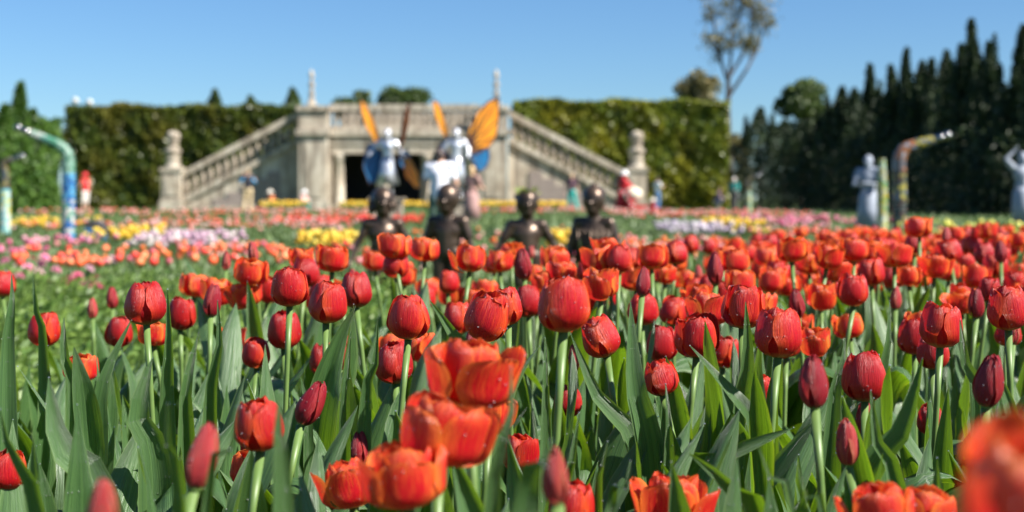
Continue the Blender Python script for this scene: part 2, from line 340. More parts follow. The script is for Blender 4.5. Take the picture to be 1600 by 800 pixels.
# hand-read from the photograph: centre x, centre y, width (px), kind, lean (deg, + = to the right)[, distance]
TUL = [
(5,443,38,'R',0),(72,514,50,'R',2),(228,473,62,'D',-3),(283,490,46,'D',4),(187,518,44,'D',0),(239,520,38,'O',0,2.6),(176,465,18,'B',0),(144,482,15,'P',-4),
(305,445,44,'O',5),(333,470,26,'B',8),(382,460,54,'W',-18),(125,574,26,'O',0,2.3),(12,733,50,'R',3,1.75),(315,712,50,'P',12,1.02),(374,712,58,'R',-4),(404,662,78,'R',-3,1.45),(158,795,48,'P',5,.78),
(361,528,40,'O',0,2.9),(401,551,44,'R',0,2.35),(392,423,50,'O',4),(354,408,14,'P',3),(395,394,16,'P',-8),(472,403,40,'O',0,3.1),(478,425,42,'D',5),
(452,447,58,'R',0),(520,403,50,'O',4),(511,471,62,'R',3),(556,452,52,'D',-3),(443,515,54,'D',0),(507,562,48,'D',-4),(536,550,28,'B',5),(486,629,38,'B',24,1.75),
(586,406,38,'O',0),(616,383,48,'O',-4),(621,412,42,'R',2),(665,389,44,'O',4),(632,432,34,'O',0,3.6),(668,449,38,'O',-6),(735,403,50,'O',3),(781,408,40,'O',0),
(639,494,66,'R',2),(618,566,60,'D',0),(742,466,36,'O',0,3.2),(764,494,72,'R',14,1.85),(792,478,56,'R',-4,2.1),(738,582,138,'W',4,1.12),(560,700,28,'B',0,1.9),(697,673,138,'W',12,1.02),(632,742,126,'W',-6,.98),(546,755,96,'W',-12,1.30),(770,645,64,'O',10,1.6),
(392,733,44,'O',10,1.8),(817,412,26,'B',-6,2.9),(800,394,36,'O',0,3.8),(830,394,10,'P',4),(867,403,44,'O',0),(878,424,44,'W',5,3.0),(880,474,82,'R',0,1.50),(824,470,46,'D',-4),
(948,388,48,'W',0),(934,406,50,'O',-5),(968,404,42,'R',3,2.9),(988,404,32,'R',0),(941,441,58,'O',3),(994,434,50,'W',0),(1005,440,24,'B',6,2.35),(1018,400,48,'O',0),(1056,394,36,'R',2),(1039,428,34,'O',0,3.4),
(1091,427,13,'P',2),(1118,420,26,'B',0,2.9),(1004,482,48,'R',2),(938,525,62,'R',-18),(1032,536,52,'D',0),(1091,523,64,'R',4),(1132,549,48,'R',6),(1107,482,66,'W',0,2.3),(1162,478,64,'R',3),
(1032,589,42,'R',-8,1.95),(896,560,20,'P',-5),(914,524,34,'O',0,2.9),(888,625,38,'D',0,2.1),(1147,406,46,'O',0),(1133,398,34,'O',4),(1155,440,48,'O',0,2.8),(1190,612,48,'R',4,2.1),
(1052,782,112,'W',2,1.25),(813,708,46,'R',0,1.85),(868,745,30,'P',-3,.85),(895,788,50,'R',6,1.45),
(1436,354,40,'O',0),(1236,389,46,'O',-4),(1198,402,36,'O',5),(1264,411,40,'O',0),(1293,400,46,'O',4),(1334,389,44,'O',0),(1358,393,42,'O',-4),(1304,421,48,'W',3),(1397,398,50,'W',0),(1376,389,36,'R',0),(1430,381,33,'R',2),
(1479,368,14,'P',0),(1491,364,28,'O',0,4.2),(1484,392,36,'R',-5),(1516,383,28,'R',0),(1542,360,32,'O',3),(1537,396,32,'D',0),(1564,393,18,'B',0),(1557,376,30,'O',0),(1592,374,30,'O',0),(1460,415,48,'W',2),(1482,424,34,'O',0,3.6),
(1360,424,42,'R',-4),(1334,451,48,'R',2),(1283,461,48,'O',0),(1525,433,44,'O',4),(1594,425,36,'O',0),(1245,474,24,'B',-6),(1400,466,17,'P',3),(1526,474,24,'B',0),(1575,480,66,'R',-2),
(1470,507,66,'R',3),(1428,525,52,'D',-4),(1216,519,72,'R',2),(1188,474,44,'W',0,2.7),(1274,531,42,'O',0,2.3),(1254,506,36,'O',0,3.0),(1351,588,70,'D',0),(1546,594,44,'B',6,1.55),(1272,595,44,'B',-2,1.45),(1458,549,50,'D',0,2.1),
(1323,690,36,'P',-4,1.5),(1350,655,26,'B',0,1.9),(1454,655,42,'D',0,2.3),(1374,797,84,'W',-10,1.05),(1447,800,66,'O',4,1.1),(1650,780,270,'O',6,.47),
(1575,520,40,'R',3,2.6),(1090,460,40,'O',0,3.0),(1205,440,40,'O',0,3.1),(1420,430,38,'O',0,3.3),(850,440,38,'O',0,3.0),(700,440,34,'R',0,3.4),(1545,452,36,'D',0,2.9),
]
plants = []    # (root, base Vector, head Vector, flower px)
def leaves_for(root, h, n, r, seed_leaves=None, dew=True, lo=.70, hi=1.06):
    a0 = r.uniform(0, 6.28)
    for k in range(n):
        me, dm = r.choice(LEAF); s = h*r.uniform(lo, hi)*(1 if k else 1.02)
        sx = s*r.uniform(.85, 1.25)
        lf = obj('leaf', me, root, (r.uniform(-.006, .006), r.uniform(-.006, .006), 0), (r.uniform(-.06, .06), r.uniform(-.06, .06), a0+k*2.3+r.uniform(-.4, .4)), (sx, sx, s))
        if dew and k < 2:
            d = obj('dewdrops', dm, lf); tag(d, kind='stuff')
def tulip(head, kind, lean, r, detailed, nleaf, h_leaf=None, fs=None):
    """head = centre of the flower; the stem runs down to the soil"""
    tilt = Euler((math.radians(r.uniform(-7, 7)), math.radians(lean), r.uniform(0, 0)))
    up = tilt.to_matrix() @ Vector((0,0,1)); s = fs or r.uniform(.92, 1.08)
    fb = head-up*FH[kind]*.5*s
    L0 = fb.z; base = Vector((fb.x-math.sin(math.radians(lean))*L0*.55+r.uniform(-.02, .02), fb.y+r.uniform(-.02, .02), .012))
    root = obj('tulip', None, None, base)
    d = fb-base; q = d.to_track_quat('Z', 'Y').to_euler()
    obj('stem', r.choice(STEM), root, (0,0,0), q, (1, 1, d.length))
    k = r.randrange(6); rz = r.uniform(0, 6.28)
    fe = (tilt.to_matrix() @ Euler((0,0,rz)).to_matrix()).to_euler()
    if detailed:
        fo = obj('flower', CORE, root, fb-base, fe, (s, s, s))
        pl, dm = FLOW[kind][k]
        for me, prz, pry in pl: obj('petal', me, fo, (0,0,0), (0, pry, prz))
        obj('stamens', STAM, fo); tag(obj('dewdrops', dm, fo), kind='stuff')
    else:
        obj('flower', LOWM[kind][k], root, fb-base, fe, (s, s, s))
    leaves_for(root, (h_leaf or head.z*.92), nleaf, r, dew=detailed)
    return root, base
COLS = [(75,'the pale mosaic post'),(165,'the blue mosaic post'),(240,'the hedge beyond the left newel'),(292,'the left stone newel'),(360,'the left stair rail'),(425,'the photographing visitor'),(500,'the left slim finial'),(560,'the leftmost stone column'),
 (645,'the first bronze child'),(745,'the second bronze child'),(795,'the right slim finial'),(862,'the third bronze child'),(962,'the fourth bronze child'),(1010,'the red-dressed woman'),(1070,'the right hedge'),(1125,'the round tree'),(1185,'the tall sparse tree'),(1330,'the broad tree behind the cypresses'),
 (1392,'the pale statue beside mosaic posts'),(1450,'the bent dark mosaic post'),(1535,'the tallest cypress'),(9999,'the raised-arm statue')]
KN = {'W': 'many-lobed orange-red tulip', 'O': 'open orange-red tulip', 'R': 'cupped deep red tulip', 'D': 'dark crimson tulip', 'B': 'closed maroon tulip bud', 'P': 'slender pinkish tulip bud'}
ORD = ['uppermost', 'second from top', 'third from top', 'fourth from top', 'fifth from top', 'sixth from top', 'seventh from top', 'eighth from top', 'ninth from top', 'tenth from top']
cells = {}
for i, e in enumerate(TUL):
    col = next(n for x, n in COLS if e[0] < x); cells.setdefault((col, e[3]), []).append((e[1], i))
LAB = {}
for (col, k), L in cells.items():
    for j, (_, i) in enumerate(sorted(L)):
        LAB[i] = (KN[k]+(' standing in line below ' if len(L) == 1 else f', {ORD[j]} of those below ')+col)
taken = []
for i, e in enumerate(TUL):
    r = random.Random(100+i); px, py, wd, kind, lean = e[:5]
    Y = e[5] if len(e) > 5 else RW[kind]*F/wd
    Y *= 1.16 if (len(e) > 5 and Y < 1.35) else 1
    z = PZ(py, Y)
    if z > .70: Y = (HCAM-.68)*F/(py-HY); z = PZ(py, Y)
    head = Vector((PX(px, Y), Y, z)); fs = min(1.4, max(.8, wd*Y/F/RW[kind]))
    root, base = tulip(head, kind, lean, r, True, 5 if Y > 1.3 else 3, min(.62, max(.40, z*1.0)), fs)
    tag(root, LAB[i], 'tulip', 'red tulips of the foreground bed'); taken.append((base.x, base.y)); plants.append((root, base))
# further tulips filling the rows towards the back of the bed: the nearest as things, the rest as one mass
cand = []
r = random.Random(55); tries = 0
while tries < 30000:
    tries += 1; Y = 2.45+(r.random()**.62)*6.2; px = r.uniform(-140, 1740)
    if Y > ymax(px) or (Y < 2.95 and px < 620): continue
    X = PX(px, Y)
    if any((X-a)**2+(Y-b_)**2 < (.118+.012*r.random())**2 for a, b_ in taken): continue
    taken.append((X, Y)); cand.append((Y, X, px))
cand.sort(); vis = [c for c in cand if -20 < c[2] < 1620]
NIND = 300-len(TUL); ind = set(vis[:NIND])
midrow = []
bulkV, bulkF, bulkUV = {k: [] for k in 'ORDB'}, {k: [] for k in 'ORDB'}, {k: [] for k in 'ORDB'}
lV, lF, lUV = [], [], []; sMB = MB()
for c in cand:
    Y, X, px = c; kind = r.choices('ORDBP', [58, 24, 6, 4, 8])[0]
    z = r.uniform(.50, .575) if Y > 3 else r.uniform(.44, .53)
    if Y > 5: z += .015
    if c in ind:
        root, base = tulip(Vector((X, Y, z)), kind, r.uniform(-8, 8), r, False, 5, z*.98)
        midrow.append((root, kind, px, HY+(HCAM-z)*F/Y))
        continue
    kind = 'B' if kind == 'P' else kind
    V, Fc, UV = LOWF[kind][r.randrange(6)]; R4 = Euler((r.uniform(-.12, .12), r.uniform(-.12, .12), r.uniform(0, 6.28))).to_matrix()
    n = len(bulkV[kind]); bulkV[kind] += [R4 @ Vector(q)+Vector((X, Y, z-.03)) for q in V]; bulkF[kind] += [tuple(q+n for q in f) for f in Fc]; bulkUV[kind] += UV
    sMB.tube([(X, Y, .012), (X, Y, z-.03)], .0045, 5)
    a0 = r.uniform(0, 6.28)
    for q in range(4):
        V, Fc, UV = r.choice(LEAFLOW); R4 = Euler((0, 0, a0+q*2.2)).to_matrix(); s = z*r.uniform(.75, 1.02); n = len(lV)
        lV += [(R4 @ Vector(v_))*s+Vector((X, Y, .012)) for v_ in V]; lF += [tuple(w_+n for w_ in f) for f in Fc]; lUV += UV
cells = {}
for root, kind, px, py in midrow: cells.setdefault((next(n for x, n in COLS if px < x), kind), []).append((py, px, root))
FR = ['front one', 'second from front', 'third from front', 'fourth from front', 'fifth from front', 'sixth from front', 'seventh from front', 'eighth from front']
KM = {'O': 'orange-red tulip', 'R': 'deep red tulip', 'D': 'dark crimson tulip', 'B': 'maroon bud', 'P': 'pinkish bud'}
for (col, kind), L in cells.items():
    L.sort(key=lambda q: -q[0])
    for j, (_, _, root) in enumerate(L):
        tag(root, KM[kind]+' mid-bed'+(f', {FR[j]} below ' if j < 8 else ', among hindmost below ')+col, 'tulip', 'tulips packed in the middle rows')
mass = thing('tulip_rows', 'dense far rows of orange-red tulips at the back of the bed', 'tulips'); mass['kind'] = 'stuff'
for k in 'ORDB':
    tag(obj('flowers', mesh('flowers', bulkV[k], bulkF[k], M[k], True, bulkUV[k]), mass), kind='stuff')
tag(obj('stems', sMB.me('stems', M['stem'], True), mass), kind='stuff'); tag(obj('leaves', mesh('leaves', lV, lF, M['leaf'], True, lUV), mass), kind='stuff')
# leafy plants between the near tulips (no flower of their own yet)
r = random.Random(77); k = 0; tries = 0
while k < 135 and tries < 9000:
    tries += 1; Y = 1.05+r.random()**.8*1.95; px = r.uniform(-150, 1750); X = PX(px, Y)
    if any((X-a)**2+(Y-b_)**2 < .075**2 for a, b_ in taken): continue
    taken.append((X, Y)); k += 1
    root = obj('tulip_leaves', None, None, (X, Y, .012)); top = HCAM-(r.uniform(480, 600)-HY)*Y/F
    leaves_for(root, min(.54, max(.28, top)), 4, r)
    tag(root, 'flowerless clump of broad tulip leaves filling a gap between flowering tulips', 'tulip leaves', 'flowerless leaf clumps in the foreground bed'); plants.append((root, Vector((X, Y, .012))))
# large leaves read one by one: tip px, way-down px, width px, distance, [sideways bow]
LH = [(985,472,1012,740,52,1.85,-10),(892,522,1000,720,36,1.9,-12),(852,528,852,690,26,1.72,0),(262,452,264,640,30,1.9,3),(238,560,245,740,62,1.85,-25),(100,496,118,620,40,1.95,-8),(52,428,70,540,28,2.3,-4),(18,430,12,560,34,1.9,4),
(76,590,160,800,74,1.55,-25),(0,640,60,800,50,1.3,-10),(262,632,285,800,50,1.06,-8),(437,612,440,800,58,1.05,-6),(372,636,325,800,26,1.02,10),(548,520,540,700,28,1.8,-3),(590,500,572,640,26,1.9,6),(672,470,745,600,40,2.15,8),
(798,575,762,800,46,1.05,14),(862,690,820,800,70,.92,12),(1078,540,1185,690,38,1.8,10),(1165,472,1160,660,40,1.9,6),(1442,560,1345,800,66,1.55,18),(1240,668,1060,760,60,1.65,-30),(1076,708,1195,830,64,1.35,18),
(1184,696,1240,830,28,1.2,-5),(1244,724,1290,840,28,1.15,-6),(1320,528,1300,640,34,1.9,4),(1390,470,1375,620,30,2.1,3),(1550,560,1590,760,48,1.7,12),(905,645,880,800,30,1.5,0),(950,690,935,800,28,1.45,-4),(985,720,950,810,34,1.3,8),
(340,470,330,640,28,1.95,8),(310,520,290,700,34,1.9,-10),(470,590,480,720,30,1.8,6),(205,500,150,700,34,1.9,-20),(1040,600,1045,740,26,1.75,3),(1210,520,1205,660,30,1.9,4),(1500,500,1530,640,36,1.9,-6),(1360,610,1400,790,44,1.5,-10)]
lr = random.Random(5)
for (tx, ty, bx, by, wd, Y, bow) in LH:
    tip = P(tx, ty, Y); mid = P((tx+bx)/2+bow, (ty+by)/2, Y-.01)
    dn = P(bx, by, Y); slope = (dn.x-tip.x)/max(.03, tip.z-dn.z); foot = Vector((dn.x+slope*dn.z*.25, Y+.02, .012))
    root, base = min(plants, key=lambda q: (q[1]-foot).length)
    dv = foot-base; dv.z = 0; foot = base+dv*min(1, .11/max(.001, dv.length))
    sp = []
    for q in range(19):
        t_ = q/18
        # smooth curve foot -> dn -> mid -> tip
        pts = [foot, dn, mid, tip]; nn = [foot]+pts+[tip+(tip-mid)*.3]
        x = t_*3; i0 = min(2, int(x)); f = x-i0; p0, p1, p2, p3 = nn[i0], nn[i0+1], nn[i0+2], nn[i0+3]
        sp.append(.5*((2*p1)+(p2-p0)*f+(2*p0-5*p1+4*p2-p3)*f*f+(3*p1-p0-3*p2+p3)*f**3)-base)
    cum = [0]
    for a_, b2 in zip(sp, sp[1:]): cum.append(cum[-1]+(b2-a_).length)
    tt = [cum[-1]*q/20 for q in range(21)]
    sp = [Vector([float(np.interp(x, cum, [p[k] for p in sp])) for k in range(3)]) for x in tt]
    side = Vector((math.cos(lr.uniform(-.5, .5)), lr.uniform(-.5, .5), 0))
    V, Fc, UV = leaf_geo(sp, wd*Y/F*1.12, side, 8, lr.uniform(.6, 1.2), .004, lr.uniform(0, 6), lr.uniform(-.4, .4), 1.2)
    lf = obj('leaf', mesh('leaf', V, Fc, M['leaf'], True, UV), root)
    tag(obj('dewdrops', drops_mesh(V[80:], lr, 22, (.0005, .0010)), lf), kind='stuff')

# ---------------------------------------------------------------- planting beyond the bed
def cup(cx, cy, cz, s, mb, r):
    a0 = r.uniform(0, 6); n = 6; V = [(cx, cy, cz)]
    for rr, zz in ((.85, .35), (1.0, .65)):
        V += [(cx+s*rr*math.cos(a0+k*math.pi/3), cy+s*rr*math.sin(a0+k*math.pi/3), cz+s*1.9*zz) for k in range(n)]
    V += [(cx+s*.55*math.cos(a0+k*math.pi/3), cy+s*.55*math.sin(a0+k*math.pi/3), cz+s*1.9*(1.05 if k % 2 else .9)) for k in range(n)]
    Fc = [(0, 1+(k+1) % n, 1+k) for k in range(n)]
    for j in (0, 1): Fc += [(1+j*n+k, 1+j*n+(k+1) % n, 1+(j+1)*n+(k+1) % n, 1+(j+1)*n+k) for k in range(n)]
    mb.add(V, Fc)
FC = {'red': [(.75,.03,.02),(.85,.10,.03),(.6,.02,.02)], 'orange': [(.90,.16,.03),(.85,.09,.03),(.95,.26,.05)], 'pink': [(.75,.22,.35),(.80,.40,.48),(.60,.10,.22),(.8,.3,.3)], 'coral': [(.80,.25,.20),(.75,.35,.30),(.8,.15,.08),(.7,.45,.4)],
      'yellow': [(.80,.52,.03),(.74,.46,.02),(.80,.60,.08)], 'white': [(.62,.46,.50),(.66,.60,.56),(.58,.36,.46)], 'lilac': [(.52,.42,.55),(.60,.54,.58)], 'mixed': [(.80,.14,.05),(.75,.3,.3),(.8,.5,.4),(.85,.2,.04),(.7,.15,.2)], 'lemon': [(.62,.62,.10),(.80,.70,.12),(.5,.55,.12)]}
FM = {k: islands('blooms_'+k, v) for k, v in FC.items()}
GL = foliage('bed_leaves', (.07, .13, .035), (.17, .24, .08), .3, .5)
def bed(label, px0, px1, Ya, Yb, col, n, zt, s, leafn=2, plant='tulips', leafy=True):
    """one band of flowers nobody could count, between two distances"""
    r = random.Random(sum(map(ord, label))); mb = MB(); lm = MB(); n = int(n*(.48 if col in ('yellow', 'white', 'lilac') else .17)); leafn += 4
    for _ in range(n):
        Y = r.uniform(Ya, Yb); X = PX(r.uniform(px0, px1), (Ya+Yb)/2)+r.uniform(-.1, .1); z = gz(Y)+zt*r.uniform(.75, 1.1); q = s*r.uniform(.65, 1.05)
        cup(X, Y, z-q, q, mb, r)
        for k in range(leafn):
            a = r.uniform(0, 6.28); o = r.uniform(.03, .12); wv = q*.7; tx, ty = X+o*math.cos(a), Y+o*math.sin(a)
            lm.add([(X-wv*math.sin(a), Y+wv*math.cos(a), gz(Y)), (X+wv*math.sin(a), Y-wv*math.cos(a), gz(Y)), (tx, ty, z*r.uniform(.8, 1.0))], [(0,1,2)])
    root = thing('flower_bed', label, 'flower bed'); root['kind'] = 'stuff'
    tag(obj('flowers', mb.me('flowers', FM[col], True), root), kind='stuff'); tag(obj('leaves', lm.me('leaves', GL), root), kind='stuff')
bed('long yellow tulip bed along the foot of the terrace between the stairs', 535, 880, 62, 67, 'yellow', 1900, .42, .07)
bed('yellow tulips around the two sun-hatted visitors by the left stair', 410, 470, 60, 63, 'yellow', 260, .45, .07)
bed('orange and yellow tulips behind the blue mosaic post', 30, 125, 25, 28, 'yellow', 170, .36, .05)
bed('yellow tulip patch left of the fallen mosaic wedge', 172, 236, 17, 19.5, 'yellow', 150, .36, .042)
bed('band of small red tulips far back before the left stair', 60, 580, 38, 44, 'coral', 1500, .36, .05)
bed('red tulip band behind the first bronze child', 440, 660, 27, 33, 'red', 800, .34, .05)
bed('rosy tulip carpet in front of the left hedge', 120, 560, 22, 30, 'coral', 1300, .34, .045, 3)
bed('white and pale pink tulips at left centre', 232, 362, 14, 16.5, 'white', 330, .36, .038)
bed('yellow tulip clump left of the first bronze child', 460, 560, 14.5, 16, 'yellow', 150, .36, .042)
bed('magenta and pink flowers around the foot of the blue mosaic post', -30, 110, 13, 17, 'pink', 260, .30, .04)
bed('mixed orange and pink tulips at left centre of the lawn', 200, 600, 11.5, 14, 'mixed', 420, .30, .034, 3)
bed('sparse pink and orange tulips behind the bronze children', 560, 1000, 13, 22, 'mixed', 520, .30, .036, 5)
bed('yellow clump between the third and fourth bronze child', 862, 900, 14.5, 16.5, 'yellow', 75, .37, .045)
bed('pink flowers low between the third and fourth bronze child', 858, 910, 11.5, 13, 'pink', 60, .28, .035)
bed('orange tulip strip behind the third bronze child', 740, 1000, 42, 48, 'coral', 900, .36, .05)
bed('red and coral strip in front of the right newel', 960, 1240, 35, 42, 'coral', 1300, .36, .05)
bed('lilac-white tulips before the right hedge', 1030, 1142, 20, 23, 'lilac', 380, .36, .042)
bed('yellow tulips right of the lilac-white ones', 1112, 1168, 20, 24, 'yellow', 190, .40, .045)
bed('coral and orange tulips right of the fourth bronze child', 960, 1240, 11, 16, 'mixed', 800, .32, .034, 3)
bed('pink and purple flowers in the cypress shade', 1170, 1360, 25, 33, 'pink', 700, .34, .05)
bed('lemon yellow and green tulips before the cypress row', 1480, 1640, 12, 16, 'lemon', 900, .46, .036, 3)
bed('rosy flowers at the foot of the cypress row', 1160, 1420, 17, 22, 'coral', 420, .34, .04, 3)
# green leaves between all those bands
mb = MB(); r = random.Random(9)
for _ in range(110000):
    Y = 8*math.exp(r.random()*math.log(60/8)); px = r.uniform(-60, 1660); X = PX(px, Y); s = .05+.0035*Y; a = r.uniform(0, 6.28); h = gz(Y)+r.uniform(.10, .26)
    mb.add([(X-s*.5*math.sin(a), Y+s*.5*math.cos(a), gz(Y)), (X+s*.5*math.sin(a), Y-s*.5*math.cos(a), gz(Y)), (X+s*math.cos(a), Y+s*math.sin(a), h)], [(0,1,2)])
tag(mb.o('bed_foliage', GL), 'green tulip leaves and grass between the distant flower bands', 'foliage', kind='stuff')
# low ground cover at left, behind the bed
mb = MB()
for _ in range(30000):
    Y = 2.9+r.random()**.6*6.5; px = r.uniform(-60, 640); X = PX(px, Y); hh = .10+.09*math.sin(X*5+Y*3)*math.sin(Y*4-X*2)+.16*min(1, max(0, (Y-3)/2)); z = r.uniform(.3, 1)*max(.04, hh)
    s = r.uniform(.012, .028); d = Vector((r.gauss(0,1), r.gauss(0,1), r.gauss(.5,.8))).normalized(); e = d.orthogonal().normalized(); f = d.cross(e); c0 = Vector((X, Y, z))
    mb.add([c0-e*s, c0-f*s*.45, c0+e*s, c0+f*s*.45], [(0,1,2,3)])
tag(mb.o('ground_cover', foliage('ground_cover_leaves', (.06, .13, .02), (.18, .27, .05), .35, .5)), 'low bushy green ground cover behind the left end of the tulip bed', 'ground cover', kind='stuff')
# mid-distance flowers big enough to be told apart
def bloom(kind, col, r):
    mb = MB()
    if kind == 'tulip': cup(0, 0, -.03, .03, mb, r)
    else:
        for ring, (n, rr, zz) in enumerate(((9, 1.0, 0), (7, .7, .35), (5, .4, .6))):
            for k in range(n):
                a = 2*math.pi*k/n+ring*.3; c_, s_ = math.cos(a), math.sin(a); R_ = .032
                mb.add([(0,0,zz*R_*.6), (R_*rr*c_-R_*.28*s_, R_*rr*s_+R_*.28*c_, zz*R_+.004), (R_*rr*1.1*c_, R_*rr*1.1*s_, zz*R_-.003), (R_*rr*c_+R_*.28*s_, R_*rr*s_-R_*.28*c_, zz*R_+.004)], [(0,3,2,1)])
    return mb.me('flower', col, kind == 'tulip')
rr_ = random.Random(31)
pk = [simple(n, c, .5, .1, 20, bumps=0) for n, c in (('daisy_pink', (.72,.20,.36)), ('daisy_pale', (.80,.45,.55)), ('daisy_deep', (.55,.05,.16)))]
ok = [simple(n, c, .5, .1, 20, bumps=0) for n, c in (('mid_orange', (.88,.12,.03)), ('mid_coral', (.85,.22,.08)), ('mid_red', (.75,.05,.03)))]
pkm = [bloom('daisy', m_, rr_) for m_ in pk]; okm = [bloom('tulip', m_, rr_) for m_ in ok]
stm = MB(); stm.tube([(0,0,-.26), (0,0,-.02)], .004, 5); stm = stm.me('stem', M['stem'])
PINKS = [(8,408),(22,402),(38,398),(14,425),(30,432),(45,418),(60,425),(4,440),(88,422),(98,405),(70,402),(122,432),(148,434),(140,420),(160,410),(112,400),(84,440),(52,405),(132,446),(176,405),(30,415),(64,412),(104,438),(150,448)]
dlab = {}; cc = {}
for i, (px, py) in enumerate(PINKS): cc.setdefault(next(n for x, n in ((40, 'at the left picture edge'), (75, 'just left of the blue mosaic post'), (115, 'under the blue mosaic post'), (999, 'right of the blue mosaic post')) if px < x), []).append((-py, i))
for k_, L in cc.items():
    for j, (_, i) in enumerate(sorted(L)): dlab[i] = f"blurred pink flower {k_}, {FR[j] if j < 8 else 'hindmost'}"
for i, (px, py) in enumerate(PINKS):
    z = .27; Y = (HCAM-z)*F/(py-HY); q = rr_.uniform(.9, 1.25)
    o = thing('pink_daisy', dlab[i], 'flower', (PX(px, Y), Y, z), 0, 'pink flowers at the left edge of the lawn')
    obj('flower', rr_.choice(pkm), o, (0,0,0), (rr_.uniform(-.3, .9), rr_.uniform(-.3, .3), rr_.uniform(0, 6)), (q, q, q)); obj('stem', stm, o)
for i in range(84):
    px = rr_.uniform(20, 340) if i % 3 else rr_.uniform(330, 560); py = rr_.uniform(384, 412) if px < 340 else rr_.uniform(380, 402)
    z = .30; Y = (HCAM-z)*F/(py-HY); q = rr_.uniform(.9, 1.3)
    o = thing('orange_tulip', 'small blurred orange tulip of the mid-distance band on the left', 'tulip', (PX(px, Y), Y, z), 0, 'orange tulips in the left mid-distance')
    obj('flower', rr_.choice(okm), o, (0,0,0), (rr_.uniform(-.15, .15), rr_.uniform(-.15, .15), rr_.uniform(0, 6)), (q, q, q)); obj('stem', stm, o)

# ---------------------------------------------------------------- stone terrace with double stairs
m, t, b = newmat('stone')
co = N(t, 'ShaderNodeTexCoord').outputs['Object']; f1 = noise(t, 1.1, 6, co); f2 = noise(t, 9, 5, co)
c = ramp(t, f1, [(.26, (.22, .165, .115)), (.44, (.46, .39, .30)), (.70, (.64, .575, .47))])
c = mix(t, math_(t, 'MULTIPLY', f2, .45), c, (.30, .26, .20))
mp = N(t, 'ShaderNodeMapping'); mp.inputs['Scale'].default_value = (2.5, 2.5, .25); t.links.new(co, mp.inputs[0])
st = noise(t, 1.5, 4, mp.outputs[0]); c = mix(t, ramp(t, st, [(.44, (0,0,0)), (.64, (.9,.9,.9))]), c, (.17, .135, .10))
t.links.new(c, b.inputs['Base Color']); b.inputs['Roughness'].default_value = .85; bump(t, b, f2, .4, .03); M['stone'] = m
m, t, b = newmat('rubble_brick')
co = N(t, 'ShaderNodeTexCoord').outputs['Object']; mp = N(t, 'ShaderNodeMapping'); mp.inputs['Rotation'].default_value = (math.radians(90), 0, 0); t.links.new(co, mp.inputs[0])
br = N(t, 'ShaderNodeTexBrick'); t.links.new(mp.outputs[0], br.inputs[0]); br.inputs['Scale'].default_value = 2.6; br.inputs['Color1'].default_value = (.17,.125,.11,1); br.inputs['Color2'].default_value = (.28,.23,.20,1); br.inputs['Mortar'].default_value = (.36,.33,.29,1); br.inputs['Mortar Size'].default_value = .03
t.links.new(mix(t, noise(t, 5, 4, co), br.outputs[0], (.22,.17,.15)), b.inputs['Base Color']); b.inputs['Roughness'].default_value = .9; bump(t, b, br.outputs['Fac'], -.5, .03); M['brick'] = m
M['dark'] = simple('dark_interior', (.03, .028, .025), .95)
YB = 74.0; CX = PX(631, YB); G = .18; S = F/YB
TR = thing('terrace_staircase', 'weathered stone terrace with columned openings and two balustraded stairs', 'staircase', (CX, YB, G))
def zz(py): return PZ(py, YB)-G
def xx(px): return (px-631)/S
def sp(name, mb, mat='stone', smooth=False): return mb.o(name, M[mat], TR, smooth)
Ztop = zz(163)
BAL = MB(); 
BAL.lathe([(.17, 0), (.17, .10), (.10, .13), (.11, .18), (.19, .34), (.20, .42), (.15, .60), (.09, .74), (.09, .80), (.14, .84), (.10, .88), (.17, .91), (.17, 1.0)], 12)
BALM = BAL.me('baluster', M['stone'], True)
# centre block: back wall and room behind the openings
sp('terrace_slab', MB().box(xx(517), xx(745), .25, 5.5, zz(212), zz(203)))
sp('cornice', MB().box(xx(512), xx(750), -.18, .35, zz(213), zz(203)))
sp('entablature', MB().box(xx(515), xx(747), .0, .6, zz(240), zz(213)-.003))
sp('entablature_moulding', MB().box(xx(514), xx(748), -.07, .1, zz(226), zz(222)))
sp('rail', MB().box(xx(515), xx(747), -.05, .40, zz(173), zz(163)))
sp('rail_base', MB().box(xx(516), xx(746), -.02, .37, zz(202.9), zz(197)))
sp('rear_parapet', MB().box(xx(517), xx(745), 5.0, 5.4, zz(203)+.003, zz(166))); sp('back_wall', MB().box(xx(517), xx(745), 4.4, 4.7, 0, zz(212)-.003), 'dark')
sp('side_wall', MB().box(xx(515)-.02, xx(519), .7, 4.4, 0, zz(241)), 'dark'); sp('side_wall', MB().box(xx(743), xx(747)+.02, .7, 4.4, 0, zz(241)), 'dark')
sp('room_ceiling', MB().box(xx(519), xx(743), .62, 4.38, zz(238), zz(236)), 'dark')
for cpx in (528, 597, 666, 735):
    mb = MB(); h = zz(240)-.003; mb.lathe([(.42, 0), (.42, .16), (.36, .20), (.33, .30), (.30, h*.5), (.27, h-.35), (.33, h-.30), (.30, h-.24), (.38, h-.14), (.40, h)], 16, (xx(cpx), .32, 0)); sp('column', mb, smooth=True)
for px in list(np.arange(524, 570, 10.4))+list(np.arange(586, 680, 10.4))+list(np.arange(696, 744, 10.4)):
    obj('baluster', BALM, TR, (xx(px), .17, zz(197)+.002), (0,0,0), (.72, .72, zz(173)-zz(197)-.004))
for px in (577, 687): sp('rail_pier', MB().box(xx(px-6), xx(px+6), -.03, .38, zz(197)+.002, zz(173)-.002))
for px0 in (515, 747): sp('pier_block', MB().box(xx(px0-3), xx(px0+3), .0, .5, 0, zz(240)-.003))
FIN = MB(); FIN.lathe([(.34, 0), (.34, .12), (.24, .16), (.20, .40), (.09, .50), (.22, .66), (.10, .80), (.09, .95), (.22, 1.1), (.10, 1.24), (.08, 1.45), (.18, 1.60), (.12, 1.7), (.07, 1.86), (.02, 1.92)], 12)
